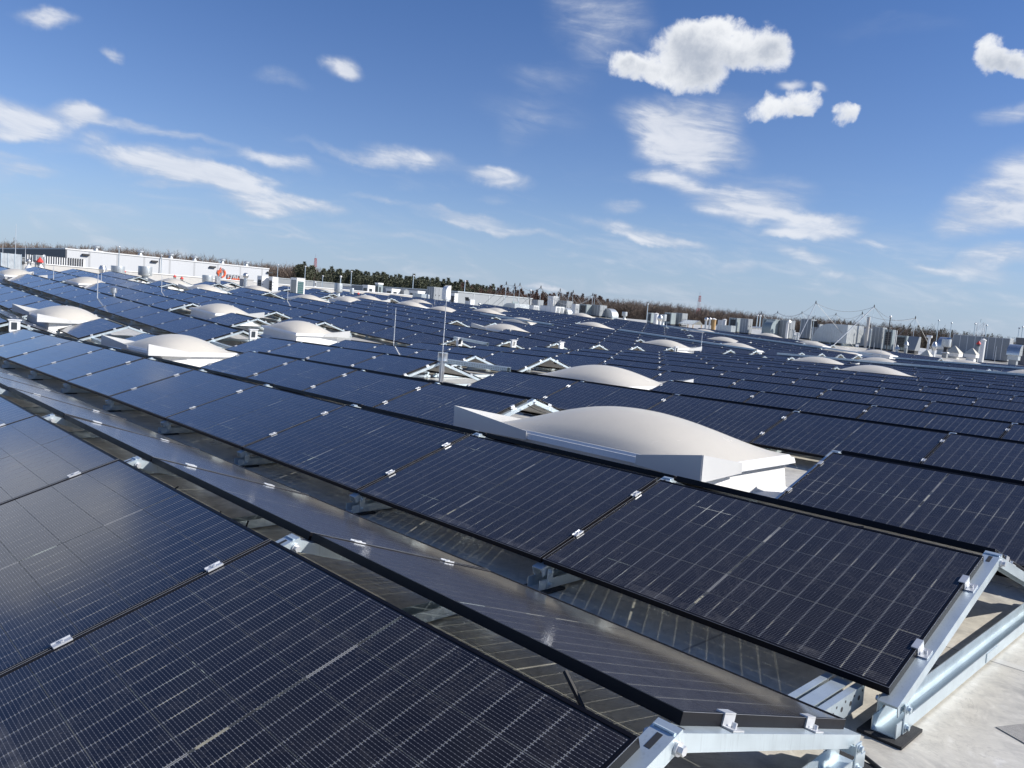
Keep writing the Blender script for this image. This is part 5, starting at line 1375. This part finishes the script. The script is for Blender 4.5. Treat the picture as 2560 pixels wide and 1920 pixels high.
for i, (top, base, guys) in enumerate(MASTS):
    r = empty('guyed_mast', Matrix.Translation(base), 'thin guyed wire mast above the air units, %s of %d from the left' % (nth(i), len(MASTS)), 'mast', 'guyed masts of the wire net')
    b = Vector(base)
    ob('pole', thin('pole', [Vector((0, 0, 0)), Vector(top)-b], .022, M_GALV), r)
    P(r, 'tip', lambda mb: mb.lathe(Vector(top)-b, [(.02, -.12), (.06, -.08), (.06, .1), (.01, .25)], 8), M_DARK)
    for g_, rr in guys: ob('guy', thin('guy', [Vector(top)-b, Vector(g_)-b], rr, M_WIRE if rr < .03 else M_ALU), r)
for i, (a, b, s) in enumerate(WIRES):
    tag(ob('span_wire', thin('span_wire', sag(a, b, s), .016, M_WIRE, 4)), 'thin sagging wire strung between masts, %s of %d from the left' % (nth(i), len(WIRES)), 'wire', 'wires between the masts')
for i, (u, v, z0, z1, rr, kd) in enumerate(POSTS):
    dark = kd == 'd'
    r = empty('lamp_post', Matrix.Translation((u, v, z0)), ('black lamp post' if dark else 'slender pale pole')+' behind the far roof, %s of %d from the left' % (nth(i), len(POSTS)), 'pole', 'poles beyond the roof')
    ob('pole', thin('pole', [(0, 0, 0), (0, 0, z1-z0)], rr, M_DARK if dark else M_GALV), r)
    P(r, 'lamp_head', lambda mb: mb.lathe((0, 0, z1-z0), [(rr*1.5, 0), (rr*2.6, rr*1.5), (rr*1.6, rr*3.6), (.01, rr*4)], 8), M_WHITE)
M_TRED = mat('red mast paint', (.52, .06, .04), .6); M_TWH = mat('white mast paint', (.72, .72, .72), .6)
def tower(u, v, z0, z1, wb, wt, label, bands):
    r = empty('lattice_tower', Matrix.Translation((u, v, z0)), label, 'tower')
    H = z1-z0; nb = bands
    for part in range(2):
        def f(mb):
            for i in range(nb):
                if i % 2 != part: continue
                n = 3
                for jj in range(n):
                    ta, tb = (i+jj/n)/nb, (i+(jj+1)/n)/nb
                    wa, wb_ = wb+(wt-wb)*ta, wb+(wt-wb)*tb
                    ca = [(sx*wa/2, sy*wa/2, ta*H) for sx, sy in ((-1, -1), (1, -1), (1, 1), (-1, 1))]
                    cb = [(sx*wb_/2, sy*wb_/2, tb*H) for sx, sy in ((-1, -1), (1, -1), (1, 1), (-1, 1))]
                    for q_ in range(4):
                        mb.tube([ca[q_], cb[q_]], .055, 4); mb.tube([ca[q_], cb[(q_+1) % 4]], .032, 4); mb.tube([ca[(q_+1) % 4], cb[q_]], .032, 4)
        P(r, 'lattice', f, M_TWH if part else M_TRED)
    P(r, 'antenna', lambda mb: mb.tube([(0, 0, H), (0, 0, H*1.06)], .12, 5), M_GALV)
for t in TOWERS: tower(*t)

# ------------------------------------------------------------------ woods beyond
def dirv(az): return Vector((math.sin(az), math.cos(az), 0))
YAW0 = R_(-45.99)
def tri(mb, c, d, w, ln, side):
    """one twig-sized sliver"""
    e = side*w
    mb.v += [tuple(c-e), tuple(c+e), tuple(c+d*ln)]; i = len(mb.v); mb.f.append((i-3, i-2, i-1)); mb.mi.append(0)
def rv3(rng): return Vector((rng.gauss(0, 1), rng.gauss(0, 1), rng.gauss(0, 1))).normalized()
def bare_variant(rng, h=1.0):
    """one leafless tree of unit height: limbs forking four times, every limb a tapering sliver"""
    T = []
    def sliver(p, d, ln, w):
        e = rv3(rng).cross(d)
        e = e.normalized()*w if e.length > 1e-4 else Vector((w, 0, 0))
        T.append((p-e, p+e, p+d*ln))
    def grow(p, d, ln, w, dep):
        sliver(p, d, ln*1.15, w)
        if dep == 0: return
        for i in range(5 if dep > 1 else 4):
            t = .25+.72*rng.random()
            nd = (d+rv3(rng)*.75+Vector((0, 0, .25))).normalized()
            grow(p+d*ln*t, nd, ln*(.42+.22*rng.random()), w*.55, dep-1)
    sliver(Vector((0, 0, 0)), Vector((0, 0, 1)), .95, .012)
    for i in range(7):
        t = .25+.5*i/7; a = rng.random()*6.283
        grow(Vector((0, 0, t)), Vector((math.cos(a)*.6, math.sin(a)*.6, 1.0)).normalized(), (.34-.2*t)*(1+.3*rng.random()), .0068, 3)
    q = np.array([[tuple(p) for p in t] for t in T]); q[..., 2] *= .98/max(.5, q[..., 2].max())
    return q
def tri_mesh(name, tris, m):
    v = np.concatenate(tris).reshape(-1, 3).astype(np.float32); n = len(v)//3
    me = bpy.data.meshes.new(name); me.vertices.add(len(v)); me.vertices.foreach_set('co', v.ravel())
    me.loops.add(len(v)); me.loops.foreach_set('vertex_index', np.arange(len(v), dtype=np.int32))
    me.polygons.add(n); me.polygons.foreach_set('loop_start', np.arange(0, len(v), 3, dtype=np.int32))
    me.materials.append(m); me.update(calc_edges=True); return me
def mb_tris(mb): return np.array([[mb.v[i] for i in f] for f in mb.f])
def pine_crown(mb, p, h, rng, n=150, lo=.25, w=.16, conic=.6, tl=1.0):
    for i in range(n):
        t = rng.random(); z = h*(lo+(1-lo)*t)
        rmax = h*w*((1-t)**conic+.10)*(.75+.5*math.sin(t*17+p.x))
        rr = abs(rmax)*math.sqrt(rng.random()); a = rng.random()*6.283
        c = p+Vector((rr*math.cos(a), rr*math.sin(a), z)); d = (Vector((math.cos(a), math.sin(a), .35))+rv3(rng)*.6).normalized()
        tri(mb, c, d, h*(.005+.007*rng.random())*tl, h*(.02+.03*rng.random())*tl, rv3(rng).cross(d).normalized())
TREELINE = [(-1.4201, 0.0255), (-1.3856, 0.0278), (-1.3327, 0.0307), (-1.2766, 0.0324), (-1.2641, 0.0342), (-1.2154, 0.0329), (-1.1878, 0.0319), (-1.1257, 0.0304), (-1.0898, 0.0313), (-1.073, 0.0329), (-1.0344, 0.0315), (-0.9547, 0.0306), (-0.8995, 0.0277), (-0.8535, 0.0265), (-0.8169, 0.0254), (-0.7707, 0.0246), (-0.7407, 0.0234), (-0.6863, 0.0226), (-0.6377, 0.0234), (-0.5978, 0.0215), (-0.5367, 0.0204), (-0.4611, 0.0166), (-0.4449, 0.0198), (-0.4174, 0.0182), (-0.3711, 0.0168), (-0.3431, 0.0177), (-0.3069, 0.0157), (-0.288, 0.0142), (-0.263, 0.0141), (-0.245, 0.0113), (-0.1972, 0.0113)]
def forest(name, label, x_from, x_to, kind, m, n, seed, drange):
    """a wood along part of the horizon; height follows the skyline given by TREELINE (azimuth, top above eye over distance)"""
    rng = random.Random(seed); tris = []
    bare = [bare_variant(rng) for _ in range(5)] if kind != 'pine' else []
    con = []
    for _ in range(5 if kind != 'bare' else 0):
        mb = MB(); pine_crown(mb, Vector((0, 0, 0)), 1.0, rng, 1100, .30, .125 if kind == 'pine' else .09, .75 if kind == 'pine' else .9); con.append(mb_tris(mb))
    for i in range(n):
        a = x_from+(x_to-x_from)*(i+rng.random())/n
        D = drange[0]+(drange[1]-drange[0])*rng.random()**1.4
        e = np.interp(a, [t[0] for t in TREELINE], [t[1] for t in TREELINE])
        p = dirv(a)*D
        h = (11.49+e*D)*((1.06 if kind == 'bare' else 1.0)-.17*rng.random()**1.3+.03*max(0, rng.gauss(0, 1)))
        conifer = kind == 'pine' or (kind == 'mix' and rng.random() < .35)
        q = rng.choice(con if conifer else bare)
        w = rng.random()*6.283; c, s_ = math.cos(w), math.sin(w); sp_ = h*(.85+.3*rng.random())
        R3 = np.array([[c*sp_, -s_*sp_, 0], [s_*sp_, c*sp_, 0], [0, 0, h]])
        tris.append(q @ R3.T+np.array([CAM_POS.x+p.x, CAM_POS.y+p.y, -10.0]))
    return tag(ob(name, tri_mesh(name, tris, m)), label, 'forest', kind='stuff')
forest('bare_wood', 'brown leafless wood behind the white hall', -1.469, -1.055, 'bare', M_BARK, 640, 1, (330, 420))
forest('pine_wood', 'dark green pine wood in the middle distance', -1.081, -0.835, 'pine', M_PINE, 260, 2, (320, 390))
forest('mixed_wood', 'reddish brown mixed wood behind the grey hall', -0.878, -0.691, 'mix', M_BARK2, 340, 3, (330, 420))
forest('bare_wood', 'brown leafless wood along the right half of the horizon', -0.751, -0.408, 'bare', M_BARK, 620, 4, (320, 420))
forest('scrub_wood', 'low brown leafless wood at far right', -0.438, -0.151, 'bare', M_BARK, 420, 6, (340, 430))

LARCHES = [(-127.8, 270.4, 7.6), (-125.9, 271.3, 6.63), (-122.5, 278.4, 7.2), (-118.8, 274.6, 6.97), (-119.0, 279.9, 6.64), (-107.5, 279.2, 6.82), (-105.4, 280.0, 6.46), (-105.0, 285.5, 6.31), (-101.3, 281.5, 6.53), (-99.5, 282.2, 7.1), (-97.1, 283.0, 6.76), (-95.7, 283.5, 6.34), (-95.5, 288.8, 6.03), (-92.4, 284.6, 5.55), (-90.7, 285.2, 6.1), (-89.6, 285.5, 6.47), (-89.0, 290.9, 6.05), (-86.0, 286.6, 5.31), (-84.3, 287.1, 5.86), (-86.3, 297.0, 5.81), (-78.5, 288.8, 5.19), (-77.7, 289.0, 5.65), (-76.5, 289.3, 5.89), (-73.9, 290.0, 5.08)]
rng = random.Random(11)
for i, (u, v, zt) in enumerate(LARCHES):
    h = zt+10
    r = empty('larch_tree', Matrix.Translation((u, v, -10)), 'thin bare larch on the skyline at right, %s of %d from the left' % (nth(i), len(LARCHES)), 'tree', 'larches on the right skyline')
    P(r, 'trunk', lambda mb: mb.tube([(0, 0, 0), (.1*rng.gauss(0, 1), .1*rng.gauss(0, 1), h*.5), (0, 0, h*.97)], [.24, .16, .03], 6), M_BARK)
    mb = MB(); pine_crown(mb, Vector((0, 0, 0)), h, rng, 420, .38, .09+.04*rng.random(), 1.0, .72); ob('crown', mb, r, M_LARCH)
def rebase(r, p):
    p = Vector(p); r.location = p
    for ch in r.children: ch.matrix_parent_inverse = Matrix.Translation(-p)
for o in list(COL.objects):
    if o.type == 'EMPTY' and not o.parent and o.matrix_world.translation.length < 1e-6 and o.get('category') in ('building', 'sign', 'parapet'):
        pts = [Vector(c) for ch in o.children for c in ch.bound_box]
        if pts: rebase(o, (sum(p.x for p in pts)/len(pts), sum(p.y for p in pts)/len(pts), min(p.z for p in pts)))
